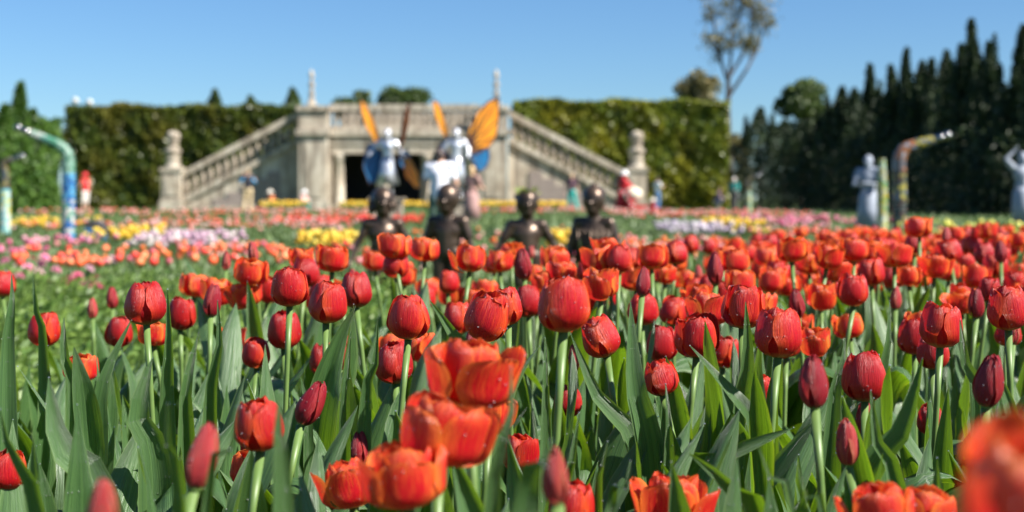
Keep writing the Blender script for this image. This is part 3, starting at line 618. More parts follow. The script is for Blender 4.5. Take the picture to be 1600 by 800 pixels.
FINM = FIN.me('finial', M['stone'], True)
BIG = MB(); BIG.lathe([(.46, 0), (.50, .06), (.40, .12), (.34, .34), (.42, .40), (.36, .46), (.30, .58), (.40, .68), (.45, .80), (.40, .92), (.26, 1.00), (.24, 1.12), (.34, 1.18), (.26, 1.24), (.26, 1.3), (.34, 1.40), (.37, 1.56), (.30, 1.72), (.10, 1.80)], 16)
BIGM = BIG.me('finial', M['stone'], True)
for s in (-1, 1):
    def X(a, b_): return (min(s*a, s*b_), max(s*a, s*b_))
    ia, ib = 116/S, 163/S
    x0, x1 = X(ia, ib)
    sp('pedestal', MB().box(x0+.05, x1-.05, -.55, .9, 0, zz(212)))
    sp('pedestal_base', MB().box(x0-.04, x1+.04, -.64, 1.0, 0, .45))
    sp('pedestal_cornice', MB().box(x0-.10, x1+.10, -.74, 1.05, zz(212)+.003, zz(203)))
    sp('pedestal_head', MB().box(x0+.02, x1-.02, -.50, .88, zz(203)+.003, zz(174)))
    sp('pedestal_cap', MB().box(x0-.08, x1+.08, -.64, 1.0, zz(174)+.003, zz(166)))
    sp('relief_panel', MB().box(x0+.32, x1-.32, -.60, -.53, .65, zz(222)))
    fx = s*144.5/S; obj('finial', FINM, TR, (fx, .1, zz(166)+.003), (0,0,0), (.85, .85, 1))
    # stair flank: solid wall under a sloping string, stepped panel of brick, sloping rail
    oa, ob = ib+.003, 352/S; zi, zo = zz(170), zz(268)      # rail top at the inner and outer end
    def quad(name, d0, d1, y0, y1, mat='stone', a=oa, b_=ob):
        def zt(x): return zi+(zo-zi)*(x-oa)/(ob-oa)
        pts = [(s*a, max(0, zt(a)-d1)), (s*b_, max(0, zt(b_)-d1)), (s*b_, zt(b_)-d0), (s*a, zt(a)-d0)]
        if s < 0: pts = pts[::-1]
        return sp(name, MB().prism_xz(pts, y0, y1), mat)
    quad('sloping_rail', 0, .34, .55, 1.15); quad('string_course', 1.42, 1.72, .50, 1.2)
    def zt(x): return zi+(zo-zi)*(x-oa)/(ob-oa)
    pts = [(s*oa, 0), (s*ob, 0), (s*ob, zt(ob)-1.723), (s*oa, zt(oa)-1.723)]
    if s < 0: pts = pts[::-1]
    sp('flank_wall', MB().prism_xz([(x, max(0, z)) for x, z in pts], .68, 1.10))
    # stepped stone quoins around the brick infill
    nst = 6; pa = oa+1.1; pb = ob-1.0; brk = []
    k = 0; xa = pa
    mbk = []
    for k in range(nst):
        a = pa+(pb-pa)*k/nst; b2 = pa+(pb-pa)*(k+1)/nst; hgt = zt(b2)-1.72-.62
        if hgt > .15: brk.append((a, b2, hgt))
    P2 = [(brk[0][0], 0)]+[(brk[-1][1], 0)]
    for a, b2, hg in reversed(brk): P2 += [(b2, hg), (a, hg)]
    pts = [(s*x, z) for x, z in P2];  pts = pts if s > 0 else pts[::-1]
    sp('brick_infill', MB().prism_xz(pts, .60, .676), 'brick')
    sp('base_course', MB().box(*X(oa, ob), .52, 1.2, 0, .22))
    nb = 15
    for k in range(nb):
        x = oa+.30+(ob-oa-.55)*k/(nb-1); zb = zt(x)-1.42
        obj('baluster', BALM, TR, (s*x, .85, zb-.06), (0,0,0), (.95, .95, 1.14))
    # steps behind the flank
    for k in range(20):
        xa = oa+(ob-oa)*k/20; xb = oa+(ob-oa)*(k+1)/20; sp('step', MB().box(*X(xa+.001, xb-.001), 1.22, 4.2, 0, max(.12, zt(xb)-1.9)))
    quad('rear_flank', 2.0, 9, 4.25, 4.6)
    # newel at the foot
    nx = s*366/S; 
    sp('newel_base', MB().box(nx-.62, nx+.62, .15, 1.39, 0, .50)); sp('newel', MB().box(nx-.50, nx+.50, .27, 1.27, .503, zz(262)-.2))
    sp('newel_panel', MB().box(nx-.32, nx+.32, .22, .30, .75, zz(262)-.5)); sp('newel_cap', MB().box(nx-.58, nx+.58, .19, 1.35, zz(262)-.197, zz(262)))
    obj('finial', BIGM, TR, (nx, .77, zz(262)+.003), (0,0,0), (1.0, 1.0, 1.08))

# ---------------------------------------------------------------- hedges, trees
def quads(C_, size, rng, aspect=.55, up=0.0):
    """many small leaf faces at the points C_"""
    n = len(C_); d = rng.normal(size=(n,3)); d[:,2] += up; d /= np.linalg.norm(d, axis=1)[:,None]
    e = np.cross(d, rng.normal(size=(n,3))); e /= np.linalg.norm(e, axis=1)[:,None]; f = np.cross(d, e)
    s = (size*rng.uniform(.6, 1.4, n))[:,None]
    V = np.stack([C_-e*s, C_-f*s*aspect, C_+e*s, C_+f*s*aspect], 1).reshape(-1,3); return V
def qmesh(name, V, mat):
    n = len(V)//4; me = bpy.data.meshes.new(name); me.vertices.add(len(V)); me.vertices.foreach_set('co', V.astype(np.float32).ravel())
    me.loops.add(4*n); me.loops.foreach_set('vertex_index', np.arange(4*n, dtype=np.int32)); me.polygons.add(n); me.polygons.foreach_set('loop_start', np.arange(0, 4*n, 4, dtype=np.int32))
    me.materials.append(mat); me.update(); me.validate(); return me
def lump(x, z, k): return math.sin(x*1.7+k)*.5+math.sin(z*2.3+x*.9+k*2)*.35+math.sin(x*5.1+z*3.7+k)*.2
def hedge(label, px0, px1, Y, ytop, depth, mat, n, size=.15, seed=0, top_var=.22, bright_right=None):
    g0 = gz(Y); x0, x1 = PX(px0, Y), PX(px1, Y); H = PZ(ytop, Y)-g0; rng = np.random.default_rng(seed)
    root = thing('hedge', label, 'hedge', ((x0+x1)/2, Y+depth/2, g0)); W = (x1-x0)/2
    MB().box(-W+.25, W-.25, -depth/2+.3, depth/2-.3, 0, H-.35).o('inner_box', M['hedge_core'], root)  # solid near-black box filling the hedge behind its leaf faces
    P_ = []
    A = [2*W*H, 2*W*depth, depth*H, depth*H]; A = np.array(A)/sum(A)
    for i in range(n):
        k = rng.choice(4, p=A); u, v = rng.random(), rng.random(); d = rng.random()**2*.45
        if k == 0: x = -W+2*W*u; z = H*v; y = -depth/2+d+.20*lump(x, z, seed)
        elif k == 1: x = -W+2*W*u; y = -depth/2+depth*v; z = H-d+top_var*lump(x, y, seed)
        elif k == 2: x = -W+d+.20*lump(v*depth, u*H, seed); y = -depth/2+depth*v; z = H*u
        else: x = W-d+.20*lump(v*depth, u*H, seed+1); y = -depth/2+depth*v; z = H*u
        P_.append((x, y, z))
    tag(obj('foliage', qmesh('foliage', quads(np.array(P_), size, rng), mat), root), kind='stuff')
    return root
hedge('tall clipped hedge behind the left stair and left newel', 100, 470, 80, 166, 4, M['hedge'], 34000, seed=1)
hedge('tall clipped yellow-green hedge behind the right stair', 805, 1138, 80, 158, 4, M['hedge_bright'], 34000, seed=2)
def tree(name, label, cat, px, Y, ytop, wpx, ybot_crown, mat, n, size, seed, shape='round', group=None, trunk_r=.16):
    g0 = gz(Y); s = F/Y; H = PZ(ytop, Y)-g0; R = wpx/s/2; zc0 = PZ(ybot_crown, Y)-g0; rng = np.random.default_rng(seed); r = random.Random(seed)
    root = thing(name, label, cat, (PX(px, Y), Y, g0), 0, group)
    lim = []; cl = []
    mb = MB(); mb.tube([(0,0,0), (.1*R, 0, H*.3), (-.05*R, .05, H*.6), (0, 0, H*.9)], [trunk_r, trunk_r*.8, trunk_r*.5, trunk_r*.15], 8)
    if shape == 'cone':
        U = rng.random(n)**.75; z = zc0+(H-zc0)*U; a = rng.uniform(0, 2*np.pi, n)
        rad = R*np.minimum(1, (1-U)*1.25+.03)**.8*(1+.16*np.sin(a*3+z*2.5+seed)+.12*np.sin(a*7-z*5)); q = rad*(1-rng.random(n)**2*.5)
        Cc = np.stack([q*np.cos(a)+.05*np.sin(z*2+seed), q*np.sin(a), z], 1)
    else:
        nc = 26; Cc = []
        for k in range(nc):
            a = r.uniform(0, 6.28); rr = R*.62*math.sqrt(r.random()); hz = r.uniform(.1, .86)*(1-.35*(rr/R)**2)
            c = Vector((rr*math.cos(a), rr*math.sin(a), zc0+(H-zc0)*hz)); cr = R*r.uniform(.28, .45)
            mb.tube([(0, 0, max(.3, zc0*.7)), (c.x*.5, c.y*.5, (zc0+c.z)/2), c], [trunk_r*.5, trunk_r*.3, trunk_r*.1], 6)
            d = rng.normal(size=(n//nc, 3)); d /= np.linalg.norm(d, axis=1)[:,None]; q = (cr*(1-rng.random(n//nc)**2*.6))[:,None]
            Cc.append(np.array(c)+d*q*np.array([1,1,.8]))
        Cc = np.concatenate(Cc); Cc = Cc[Cc[:,2] > .2]; Cc = Cc[Cc[:,2] < H]
    mb.o('trunk', M['bark'], root)
    tag(obj('crown', qmesh('crown', quads(Cc, size, rng, .5, 0), mat), root), kind='stuff'); return root
CY = [(1187,168,74),(1225,188,71),(1252,190,68),(1284,178,66),(1300,168,65),(1317,136,63),(1334,138,62),(1357,100,60),(1376,150,58.5),(1394,102,57),(1418,76,56),(1442,96,54.5),(1454,92,53.5),(1476,80,52),(1501,70,50),(1521,30,49),(1549,66,47.5),(1574,150,46),(1596,40,45),(1640,60,43),(1690,70,41)]
CYL = ['first and farthest cypress at the left end of the dark row','low cypress right of the row\'s first one','short cypress just left of the broad tree\'s middle','cypress under the right half of the broad tree','short cypress right of the broad tree','slim cypress just left of its near twin','slim cypress just right of its near twin, left of the pale statue','cypress spire straight above the pale statue holding something','low cypress between two spires above the mosaic posts','cypress spire above the bent mosaic post','tall spire just right of the bent post\'s upright','left one of two close cypress tips over the post\'s arm','right one of two close cypress tips over the post\'s arm','cypress spire just right of the bent post\'s nozzle','cypress spire left of the tallest one','tallest cypress spire of the dark row','cypress spire right of the tallest one','low cypress filling the gap before the last visible spire','broad tall cypress at the right edge above the raised-arm statue','cypress whose side shows past the right edge','cypress farthest outside at right']
for i, (px, ty, Y) in enumerate(CY):
    if px > 1650: continue
    H = PZ(ty, Y)-gz(Y); s = F/Y
    hb = PZ(196+10*math.sin(i*2.1), Y)-gz(Y)
    root = thing('cypress', CYL[i], 'cypress', (PX(px, Y), Y, gz(Y)), 0, 'cypresses of the dark row at right')
    rng = np.random.default_rng(500+i); n = 5600; R = 1.15+.25*rng.random(); hb = min(H*.9, hb)
    U = rng.random(n); z = H*U**.85; a = rng.uniform(0, 2*np.pi, n)
    prof = np.where(z < hb, R*(1-.62*(z/hb)**4), R*.31*(1-(z-hb)/(H-hb+.01))**.75+.03)
    rad = prof*(1+.2*np.sin(a*3+z*2.1+i)+.14*np.sin(a*5-z*4)); q = rad*(1-rng.random(n)**2*.55)
    Cc = np.stack([q*np.cos(a)+.08*np.sin(z*1.3+i), q*np.sin(a), z], 1)
    for sx_, hf in ((-.62, .80), (.58, .88)):        # side leaders, each a thin spire of its own
        k_ = 480; u_ = rng.random(k_); H2 = hb+(H-hb)*hf*rng.uniform(.6, 1); z_ = hb*.75+(H2-hb*.75)*u_; a_ = rng.uniform(0, 6.28, k_); q_ = (.30*(1-u_)**.7+.02)*rng.uniform(.5, 1, k_)
        Cc = np.concatenate([Cc, np.stack([sx_*R*.8+q_*np.cos(a_), rng.uniform(-.4, .4)+q_*np.sin(a_), z_], 1)])
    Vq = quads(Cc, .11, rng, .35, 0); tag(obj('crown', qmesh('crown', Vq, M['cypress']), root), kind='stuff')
    mb = MB(); mb.tube([(0,0,0), (0,0,hb), (.02,0,H*.95)], [.14, .08, .02], 7); mb.o('trunk', M['bark'], root)
tree('broad_tree', 'broad dark tree rising behind the left part of the cypress row', 'tree', 1262, 86, 112, 112, 300, M['tree'], 12000, .17, 21)
tree('autumn_tree', 'brownish tree top peeping between cypresses', 'tree', 1322, 90, 150, 70, 240, M['olive'], 2500, .16, 22)
tree('round_tree', 'round olive-brown tree above the right hedge', 'tree', 1090, 95, 105, 78, 175, M['olive'], 3600, .15, 23)
tree('small_tree', 'sparse light green tree right of the hedge end', 'tree', 1163, 78, 190, 62, 300, M['olive'], 900, .14, 24)
tree('dark_conifer', 'small dark conifer tip above hedge, left of the photographing visitor', 'tree', 335, 92, 140, 28, 185, M['tree'], 900, .15, 25, 'cone')
tree('dark_conifer', 'small dark conifer tip above hedge next to left slim finial', 'tree', 457, 92, 138, 34, 185, M['tree'], 900, .15, 26, 'cone')
tree('dark_conifer', 'low dark conifer tip midway between the other two above the hedge', 'tree', 392, 92, 150, 30, 185, M['tree'], 700, .15, 27, 'cone')
tree('dark_tree', 'upright dark tree behind terrace rail above the left winged statue', 'tree', 566, 96, 126, 30, 175, M['tree'], 1800, .15, 28)
tree('broad_tree', 'low broad dark tree behind terrace rail left of the second wings', 'tree', 632, 92, 137, 96, 178, M['tree'], 4000, .16, 29)
tree('broad_tree', 'low dark tree behind the terrace rail left of its middle', 'tree', 545, 92, 152, 60, 180, M['tree'], 1800, .16, 30)
tree('broad_tree', 'dark bluish tree between the left cypresses and the hedge end', 'tree', 72, 88, 168, 70, 300, M['tree'], 3600, .16, 32)
for px, ty, Y, wd, lb in ((30,130,50,46,'tallest green cypress with a thin tip at the left edge'),(6,165,48,52,'green cypress cut by the left edge of the picture'),(52,172,52,40,'green cypress nearest the gap before the left hedge')):
    tree('green_cypress', lb, 'cypress', px, Y, ty, wd*1.25, 344, M['lcypress'], 6000, .12, px, 'cone', 'bright green cypresses at left')
hedge('bright green clipped hedge mass at the left edge', -40, 62, 51, 188, 2.5, M['lcypress'], 9000, .13, seed=5)
# tall sparse tree
YT = 82; root = thing('tall_tree', 'tall bare-limbed tree with few leaves rising right of the hedge', 'tree', (PX(1142, YT), YT, gz(YT))); st_ = F/YT
def tp(px, py): return Vector(((px-1142)/st_, 0, PZ(py, YT)-gz(YT)))
mb = MB(); mb.tube([(0,0,0), tp(1139,240), tp(1137,170), tp(1138,130)], [.26, .2, .16, .14], 8); mb.o('trunk', M['dbark'], root)
r = random.Random(8); tips = []
for pl in ([(1138,130),(1128,95),(1118,60),(1113,20),(1110,-15)],[(1138,130),(1141,90),(1145,50),(1146,10),(1148,-30)],[(1138,122),(1158,90),(1172,60),(1174,20),(1176,-20)],[(1139,150),(1165,110),(1185,75),(1192,45),(1194,10)],[(1128,95),(1122,80),(1108,70)],[(1145,50),(1155,30),(1160,0)]):
    pts = [tp(*q)+Vector((0, r.uniform(-.4, .4), 0)) for q in pl]; pts[0] = tp(*pl[0]); mb = MB(); mb.tube(pts, [.11, .085, .065, .05, .03][:len(pts)], 6); lo = mb.o('limb', M['dbark'], root)
    for a, b2 in zip(pts[1:], pts[2:]):
        for _ in range(5):
            q = a.lerp(b2, r.random()); e = q+Vector((r.uniform(-.5, .5), r.uniform(-.5, .5), r.uniform(.1, .8))); tips.append(e); t2 = MB(); t2.tube([q, e], [.03, .012], 4); t2.o('twig', M['dbark'], lo)
rng = np.random.default_rng(4); Cc = np.concatenate([np.array(e)+rng.normal(size=(52,3))*.24 for e in tips])
tag(obj('crown', qmesh('crown', quads(Cc, .095, rng), M['olive']), root), kind='stuff')
# twin globe lamp behind the left hedge
lamp = thing('street_lamp', 'twin white globe lamp showing above the left end of the hedge', 'lamp', (PX(129, 84), 84, .18)); zl = PZ(160, 84)-.18
MB().tube([(0,0,0), (0,0,zl-.3)], .07, 8).tube([(-.42,0,zl-.25), (-.42,0,zl-.35), (.42,0,zl-.42), (.42,0,zl-.3)], .04, 6).o('pole', M['bark'], lamp)
M['globe'] = simple('globe_glass', (.5,.5,.48), .25, .02, 3, bumps=0)
for x, dz in ((-.42, .1), (.42, 0)): MB().ell((x, 0, zl+dz), .2).o('globe', M['globe'], lamp, True)

# ---------------------------------------------------------------- mosaic posts
def mosaic_mat(name, cols): 
    m, t, b = newmat(name); g = N(t, 'ShaderNodeNewGeometry'); n = len(cols)
    t.links.new(ramp(t, g.outputs['Random Per Island'], [(i/n, c) for i, c in enumerate(cols)], 'CONSTANT'), b.inputs['Base Color']); b.inputs['Roughness'].default_value = .25; return m
M['steel'] = simple('steel', (.30,.30,.29), .22, .03, 6, 1, 0)
M['grout'] = simple('grout', (.22,.21,.19), .9)
BANDS = {'blue': [[(.02,.10,.30),(.04,.20,.42),(.10,.32,.50)], [(.55,.20,.25),(.6,.5,.4),(.1,.3,.5)], [(.08,.28,.20),(.02,.12,.35),(.5,.5,.45)]],
 'pale': [[(.15,.45,.50),(.60,.62,.50),(.3,.55,.5)], [(.6,.55,.1),(.55,.6,.5),(.2,.45,.5)], [(.55,.3,.25),(.6,.6,.55),(.15,.4,.5)]],
 'dark': [[(.07,.035,.025),(.20,.17,.05),(.04,.06,.06)], [(.22,.26,.32),(.10,.09,.10),(.3,.12,.05)], [(.35,.30,.05),(.10,.12,.05),(.15,.16,.2)]],
 'yellow': [[(.45,.38,.04),(.12,.30,.12),(.40,.42,.30)], [(.10,.35,.12),(.3,.5,.25),(.55,.6,.5)], [(.55,.6,.55),(.2,.4,.3),(.5,.5,.2)]], 'green': [[(.05,.20,.12),(.20,.34,.26)], [(.30,.38,.33),(.07,.22,.17)], [(.15,.30,.22),(.36,.40,.36)]]}
MM = {k: [mosaic_mat(f'mosaic_{k}', c) for c in v] for k, v in BANDS.items()}
def mosaic_pipe(name, label, pts, R, pal, pal_arm=None, nozzle=True, seed=0):
    """bent pipe faced with small tiles in bands of colour"""
    base = Vector((pts[0].x, pts[0].y, 0)); r = random.Random(seed)
    root = thing(name, label, 'mosaic post', (base.x, base.y, gz(base.y))); loc = [p-base-Vector((0,0,gz(base.y))) for p in pts]
    # smooth path
    path = []
    for i in range(len(loc)-1):
        p0, p1, p2, p3 = loc[max(i-1,0)], loc[i], loc[i+1], loc[min(i+2, len(loc)-1)]
        n = max(2, int((p2-p1).length/(R*.55)))
        for k in range(n):
            f = k/n; path.append(.5*((2*p1)+(p2-p0)*f+(2*p0-5*p1+4*p2-p3)*f*f+(3*p1-p0-3*p2+p3)*f**3))
    path.append(loc[-1]); RR = [R if i < len(path)*.6 else R*(1-.45*(i/len(path)-.6)/.4) for i in range(len(path))]; MB().tube(path, [q*.93 for q in RR], 12).o('pipe', M['grout'], root, True)
    nb = {}; tot = len(path); band = 0
    for i in range(tot-1):
        if r.random() < .30: band = r.choice((0, 0, 0, 1, 2))
        pa = pal_arm if (pal_arm and i > tot*.55) else pal
        mb = nb.setdefault((pa, band), MB()); a, b_ = path[i], path[i+1]; tn = (b_-a).normalized()
        e = tn.cross(Vector((0,1,0)) if abs(tn.y) < .9 else Vector((1,0,0))).normalized(); f = tn.cross(e); a0 = r.uniform(0, 1)
        for k in range(10):
            t0, t1 = (k+a0+.06)*.6283, (k+a0+.94)*.6283; rr = RR[i]*r.uniform(.99, 1.03)
            q = [a.lerp(b_, .06)+rr*(math.cos(th)*e+math.sin(th)*f) for th in (t0, t1)]+[a.lerp(b_, .94)+rr*(math.cos(th)*e+math.sin(th)*f) for th in (t1, t0)]
            qi = [v-(v-a.lerp(b_, .5))*.12 for v in q]; mb.add(q+qi, [(3,2,1,0), (0,1,5,4), (1,2,6,5), (2,3,7,6), (3,0,4,7)])
    for (pa, bd), mb in nb.items(): tag(mb.o('mosaic_tiles', MM[pa][bd], root), kind='stuff')
    if nozzle:
        e = loc[-1]; d = (loc[-1]-loc[-2]).normalized(); nz = MB(); nz.tube([e, e+d*R*1.2, e+d*R*1.6], [R*.5, R*.5, R*.35], 10); nz.ell(e+d*R*2.1, R*.62, 12, 8); nz.o('nozzle', M['steel'], root, True)
    return root
mosaic_pipe('mosaic_post', 'tall blue mosaic post bending left into a pale green arm', [Vector((PX(107,20),20,0)), P(107,330,20), P(107,262,20), P(106,243,20), P(98,231,20), P(82,222,20), P(48,208,20)], .092, 'blue', 'green', True, 1)
mosaic_pipe('mosaic_post', 'pale mosaic post cut by the left edge with a short steel-tipped arm', [Vector((PX(8,24),24,0)), P(8,330,24), P(7,275,24), P(6,258,24), P(12,252,24), P(19,249.5,24)], .085, 'pale', 'dark', True, 2)
mosaic_pipe('mosaic_post', 'dark brown mosaic post bending right with steel nozzle, under the cypress spires', [Vector((PX(1405,20),20,0)), P(1405,330,20), P(1405,262,20), P(1406,244,20), P(1414,232,20), P(1430,226,20), P(1458,218,20)], .10, 'dark', 'dark', True, 3)
mosaic_pipe('mosaic_post', 'straight yellow and green mosaic post beside the bent dark one', [Vector((PX(1378,21),21,0)), P(1378,330,21), P(1378,280,21), P(1378,248,21)], .078, 'yellow', None, False, 4)
mosaic_pipe('mosaic_post', 'small far mosaic post with steel tip at the first cypress', [Vector((PX(1170,46),46,gz(46))), P(1170,310,46), P(1169,286,46), P(1172,279,46), P(1180,276,46)], .09, 'yellow', 'dark', True, 5)
# mosaic wedge leaning on the lawn
wd = thing('mosaic_wedge', 'low dark wedge with blue mosaic sides beside the blue mosaic post', 'sculpture', (PX(168,19.5), 19.5, 0))
def wp(px, py): return ((px-168)*19.5/F, PZ(py, 19.5))
MB().prism_xz([(wp(138,0)[0], 0), (wp(198,0)[0], 0), wp(200,378), wp(150,344), wp(138,346)], -.18, .18).o('body', simple('wedge_dark', (.05,.045,.04), .6), wd)
mb = MB(); r = random.Random(6)
for i in range(12):
    for j in range(12):
        x = wp(140,0)[0]+i*.042; z = .02+j*.042; top = wp(0,350)[1] if x < wp(152,0)[0] else wp(0,350)[1]-(x-wp(152,0)[0])*.66
        if z+.04 < top-.04: mb.box(x, x+.036, -.192, -.182, z, z+.036)
tag(mb.o('mosaic_tiles', MM['blue'][0], wd), kind='stuff')

# ---------------------------------------------------------------- figures
def capsule(mb, a, b_, ra, rb, n=10):
    a, b_ = Vector(a), Vector(b_); mb.ell(a, ra, n, 7); mb.ell(b_, rb, n, 7)
    if (b_-a).length > 1e-4: mb.tube([a, b_], [ra, rb], n)
def remesh(o, vox, it=4, fac=.6):
    m_ = o.modifiers.new('fuse', 'REMESH'); m_.mode = 'VOXEL'; m_.voxel_size = vox; m_.use_smooth_shade = True
    s_ = o.modifiers.new('soften', 'SMOOTH'); s_.iterations = it; s_.factor = fac
def person_mats(name, col, rough=.75): return simple(name, col, rough, .06, 12, bumps=.1)
SKIN = simple('skin', (.55,.32,.22), .5, .06, 14, bumps=.05)
EYE = simple('eye', (.03,.02,.02), .2, .05, 20, bumps=0)
def figure(name, label, cat, loc, rz, H=1.68, mats=None, pose=None, child=False, vox=.02, hat=None, hair=(.06,.04,.03), skirt=None, sleeves='short', group=None, legs='long', hairlen=0, bulk=1.0, only=None, hands=True):
    """mats: dict skin/top/bottom/hair/shoe; local x = the figure's right when it faces +y"""
    s = H/1.68; root = thing(name, label, cat, loc, rz, group); pose = pose or {}; mt = mats
    hs = 1.58 if child else 1.22 if name == 'winged_statue' else 1.0       # head size
    J = {'pel': (0,0,.92), 'wst': (0,.0,1.05), 'chest': (0,0,1.26), 'neck': (0,0,1.42), 'head': (0,.02,1.555),
         'shL': (-.185,0,1.385), 'shR': (.185,0,1.385), 'elL': (-.245,-.02,1.11), 'elR': (.245,-.02,1.11), 'haL': (-.26,.06,.87), 'haR': (.26,.06,.87),
         'hipL': (-.09,0,.90), 'hipR': (.09,0,.90), 'knL': (-.10,.02,.48), 'knR': (.10,.02,.48), 'anL': (-.11,-.02,.08), 'anR': (.11,-.02,.08)}
    if child:
        for k in J:
            x, y, z = J[k]; J[k] = (x*.98, y, z*.90)
        J['head'] = (0, .02, 1.43); J['neck'] = (0,0,1.26); J['shL'] = (-.185,0,1.185); J['shR'] = (.185,0,1.185); J['chest'] = (0,0,1.08)
    J.update(pose); J = {k: Vector(v)*s for k, v in J.items()}
    def A(a, b_, ra, rb, mb): capsule(mb, J[a], J[b_], ra*s*bulk, rb*s*bulk)
    def fingers(mb, side):
        h = J['ha'+side]; d = (h-J['el'+side]).normalized(); sx = 1 if side == 'R' else -1; ac = Vector((0,1,0)) if abs(d.y) < .8 else Vector((0,0,1)); ac = (ac-d*ac.dot(d)).normalized(); nrm = d.cross(ac)*-sx
        mb.ell(h+d*.03*s, .033*s, 8, 6)
        if not hands: return
        for k, L in enumerate((.062, .072, .068, .052)):
            b0 = h+(d*.055+ac*(.024-.016*k))*s; m1 = b0+(d*L*.55+nrm*.008)*s; e = m1+(d*L*.4+nrm*.026)*s
            capsule(mb, b0, m1, .0095*s, .009*s, 6); capsule(mb, m1, e, .009*s, .0075*s, 6)
        b0 = h+(d*.01+ac*.028)*s; m1 = b0+(d*.03+ac*.022)*s; capsule(mb, b0, m1, .011*s, .010*s, 6); capsule(mb, m1, m1+(d*.028+nrm*.006)*s, .010*s, .008*s, 6)
    b = MB(); hd = J['head']
    b.ell(hd+Vector((0,-.005,.015))*s, (.076*s*hs, .092*s*hs, .108*s*hs), 16, 12); b.ell(hd+Vector((0,.028*hs,-.055*hs))*s, (.052*s*hs, .05*s*hs, .052*s*hs))     # skull, jaw
    b.ell(hd+Vector((0,.096*hs,-.012*hs))*s, (.012*s*hs, .018*s*hs, .022*s*hs), 8, 6); b.ell(hd+Vector((0,.082*hs,-.058*hs))*s, (.024*s*hs, .010*s*hs, .009*s*hs), 8, 6)
    for sx in (-1, 1): b.ell(hd+Vector((sx*.078*hs,-.005,-.008))*s, (.010*s*hs, .02*s*hs, .028*s*hs), 8, 6)
    A('neck', 'head', .078 if child else .052, .066 if child else .05, b); A('chest', 'neck', .12, .085 if child else .06, b)
    ch = J['chest']; b.ell(ch, (.165*s*bulk, .105*s*bulk, .15*s)); b.ell(J['wst'], (.13*s*bulk, .095*s*bulk, .14*s)); b.ell(J['pel'], (.155*s*bulk, .11*s*bulk, .11*s)); A('pel', 'chest', .11, .12, b)
    A('shL', 'shR', .062, .062, b)
    for q in 'LR':
        A('sh'+q, 'el'+q, .056, .042, b); A('el'+q, 'ha'+q, .041, .026, b); fingers(b, q)
        A('hip'+q, 'kn'+q, .088, .056, b); A('kn'+q, 'an'+q, .055, .036, b)
        an = J['an'+q]; capsule(b, an+Vector((0,-.03,-.035))*s, an+Vector((0,.13,-.045))*s, .04*s, .032*s, 8)
    o = b.o('body', mt['skin'], root); remesh(o, vox*s)
    if only != 'bare':
        c = MB(); g = .016
        c.ell(ch, ((.165*bulk+g)*s, (.105*bulk+g)*s, .16*s)); c.ell(J['wst'], ((.135*bulk+g)*s, (.10*bulk+g)*s, .15*s)); A('pel', 'chest', .125, .13, c); A('shL', 'shR', .074, .074, c); c.ell(J['pel'], (.165*s, .125*s, .09*s))
        for q in 'LR':
            if sleeves != 'none':
                if sleeves == 'short':
                    e = J['sh'+q].lerp(J['el'+q], .62); capsule(c, J['sh'+q], e, .072*s, .064*s)
                else: A('sh'+q, 'el'+q, .072, .058, c); capsule(c, J['el'+q], J['el'+q].lerp(J['ha'+q], .9), .058*s, .042*s)
        o = c.o('shirt', mt['top'], root); remesh(o, vox*s)
        c = MB(); c.ell(J['pel'], (.172*s, .13*s, .12*s))
        if skirt:
            n = 20; p0 = J['pel']+Vector((0,0,.1*s)); c = MB(); c.lathe([(.13*s, 0), (.18*s, -.12*s), (.20*s, -.35*s), (skirt*s, -.35*s-(.92-.48)*s+.1*s)], n, p0); o = c.o('skirt', mt['bottom'], root, True)
        else:
            for q in 'LR':
                if legs == 'long': A('hip'+q, 'kn'+q, .104, .075, c); capsule(c, J['kn'+q], J['kn'+q].lerp(J['an'+q], .88), .074*s, .06*s)
                else: capsule(c, J['hip'+q], J['hip'+q].lerp(J['kn'+q], .85), .11*s, .085*s)
            o = c.o('trousers', mt['bottom'], root); remesh(o, vox*s)
        for q in 'LR':
            an = J['an'+q]; c = MB(); capsule(c, an+Vector((0,-.035,-.035))*s, an+Vector((0,.135,-.045))*s, .047*s, .04*s, 10); c.o('shoe', mt['shoe'], root, True)
    if hair is not None:
        c = MB(); c.ell(hd+Vector((0,-.022,.035))*s, (.088*s*hs, .10*s*hs, .108*s*hs), 16, 12)
        if hairlen: c.ell(hd+Vector((0,-.055,-.06-hairlen/2))*s, (.075*s*hs, .05*s, (.09+hairlen)*s))
        hm = mt.get('hair'); o = c.o('hair', hm, root, True)
        if hairlen: remesh(o, .016*s)
    if child:
        rq = random.Random(int(loc[0]*50)); c = MB()
        first = 'first' in label
        for k in range(44 if first else 30):
            a = rq.uniform(0, 6.28); e = rq.uniform(-.1, 1.2) if first else rq.uniform(.45, 1.45); d = Vector((math.cos(a)*math.cos(e), math.sin(a)*math.cos(e)-.25, math.sin(e))); q = hd+Vector((0,-.02,.035))*s+Vector((d.x*.082, d.y*.094, d.z*.10))*s*hs
            c.tube([q, q+Vector((d.x*.02, d.y*.02-.004, -.055 if first else -.02))*s*hs, q+Vector((d.x*.024, d.y*.02, -.10 if first else -.035))*s*hs], [.024*s, .026*s, .010*s], 6)
        if 'fourth' in label: c.ell(hd+Vector((0,-.03,.17))*s, (.06*s, .06*s, .06*s))
        if c.V: c.o('hair', mt.get('hair'), root, True)
    for sx in (-1, 1): MB().ell(hd+Vector((sx*.028*hs,.083*hs,.005))*s, .009*s*hs, 8, 6).o('eye', mt.get('eye', EYE), root, True)
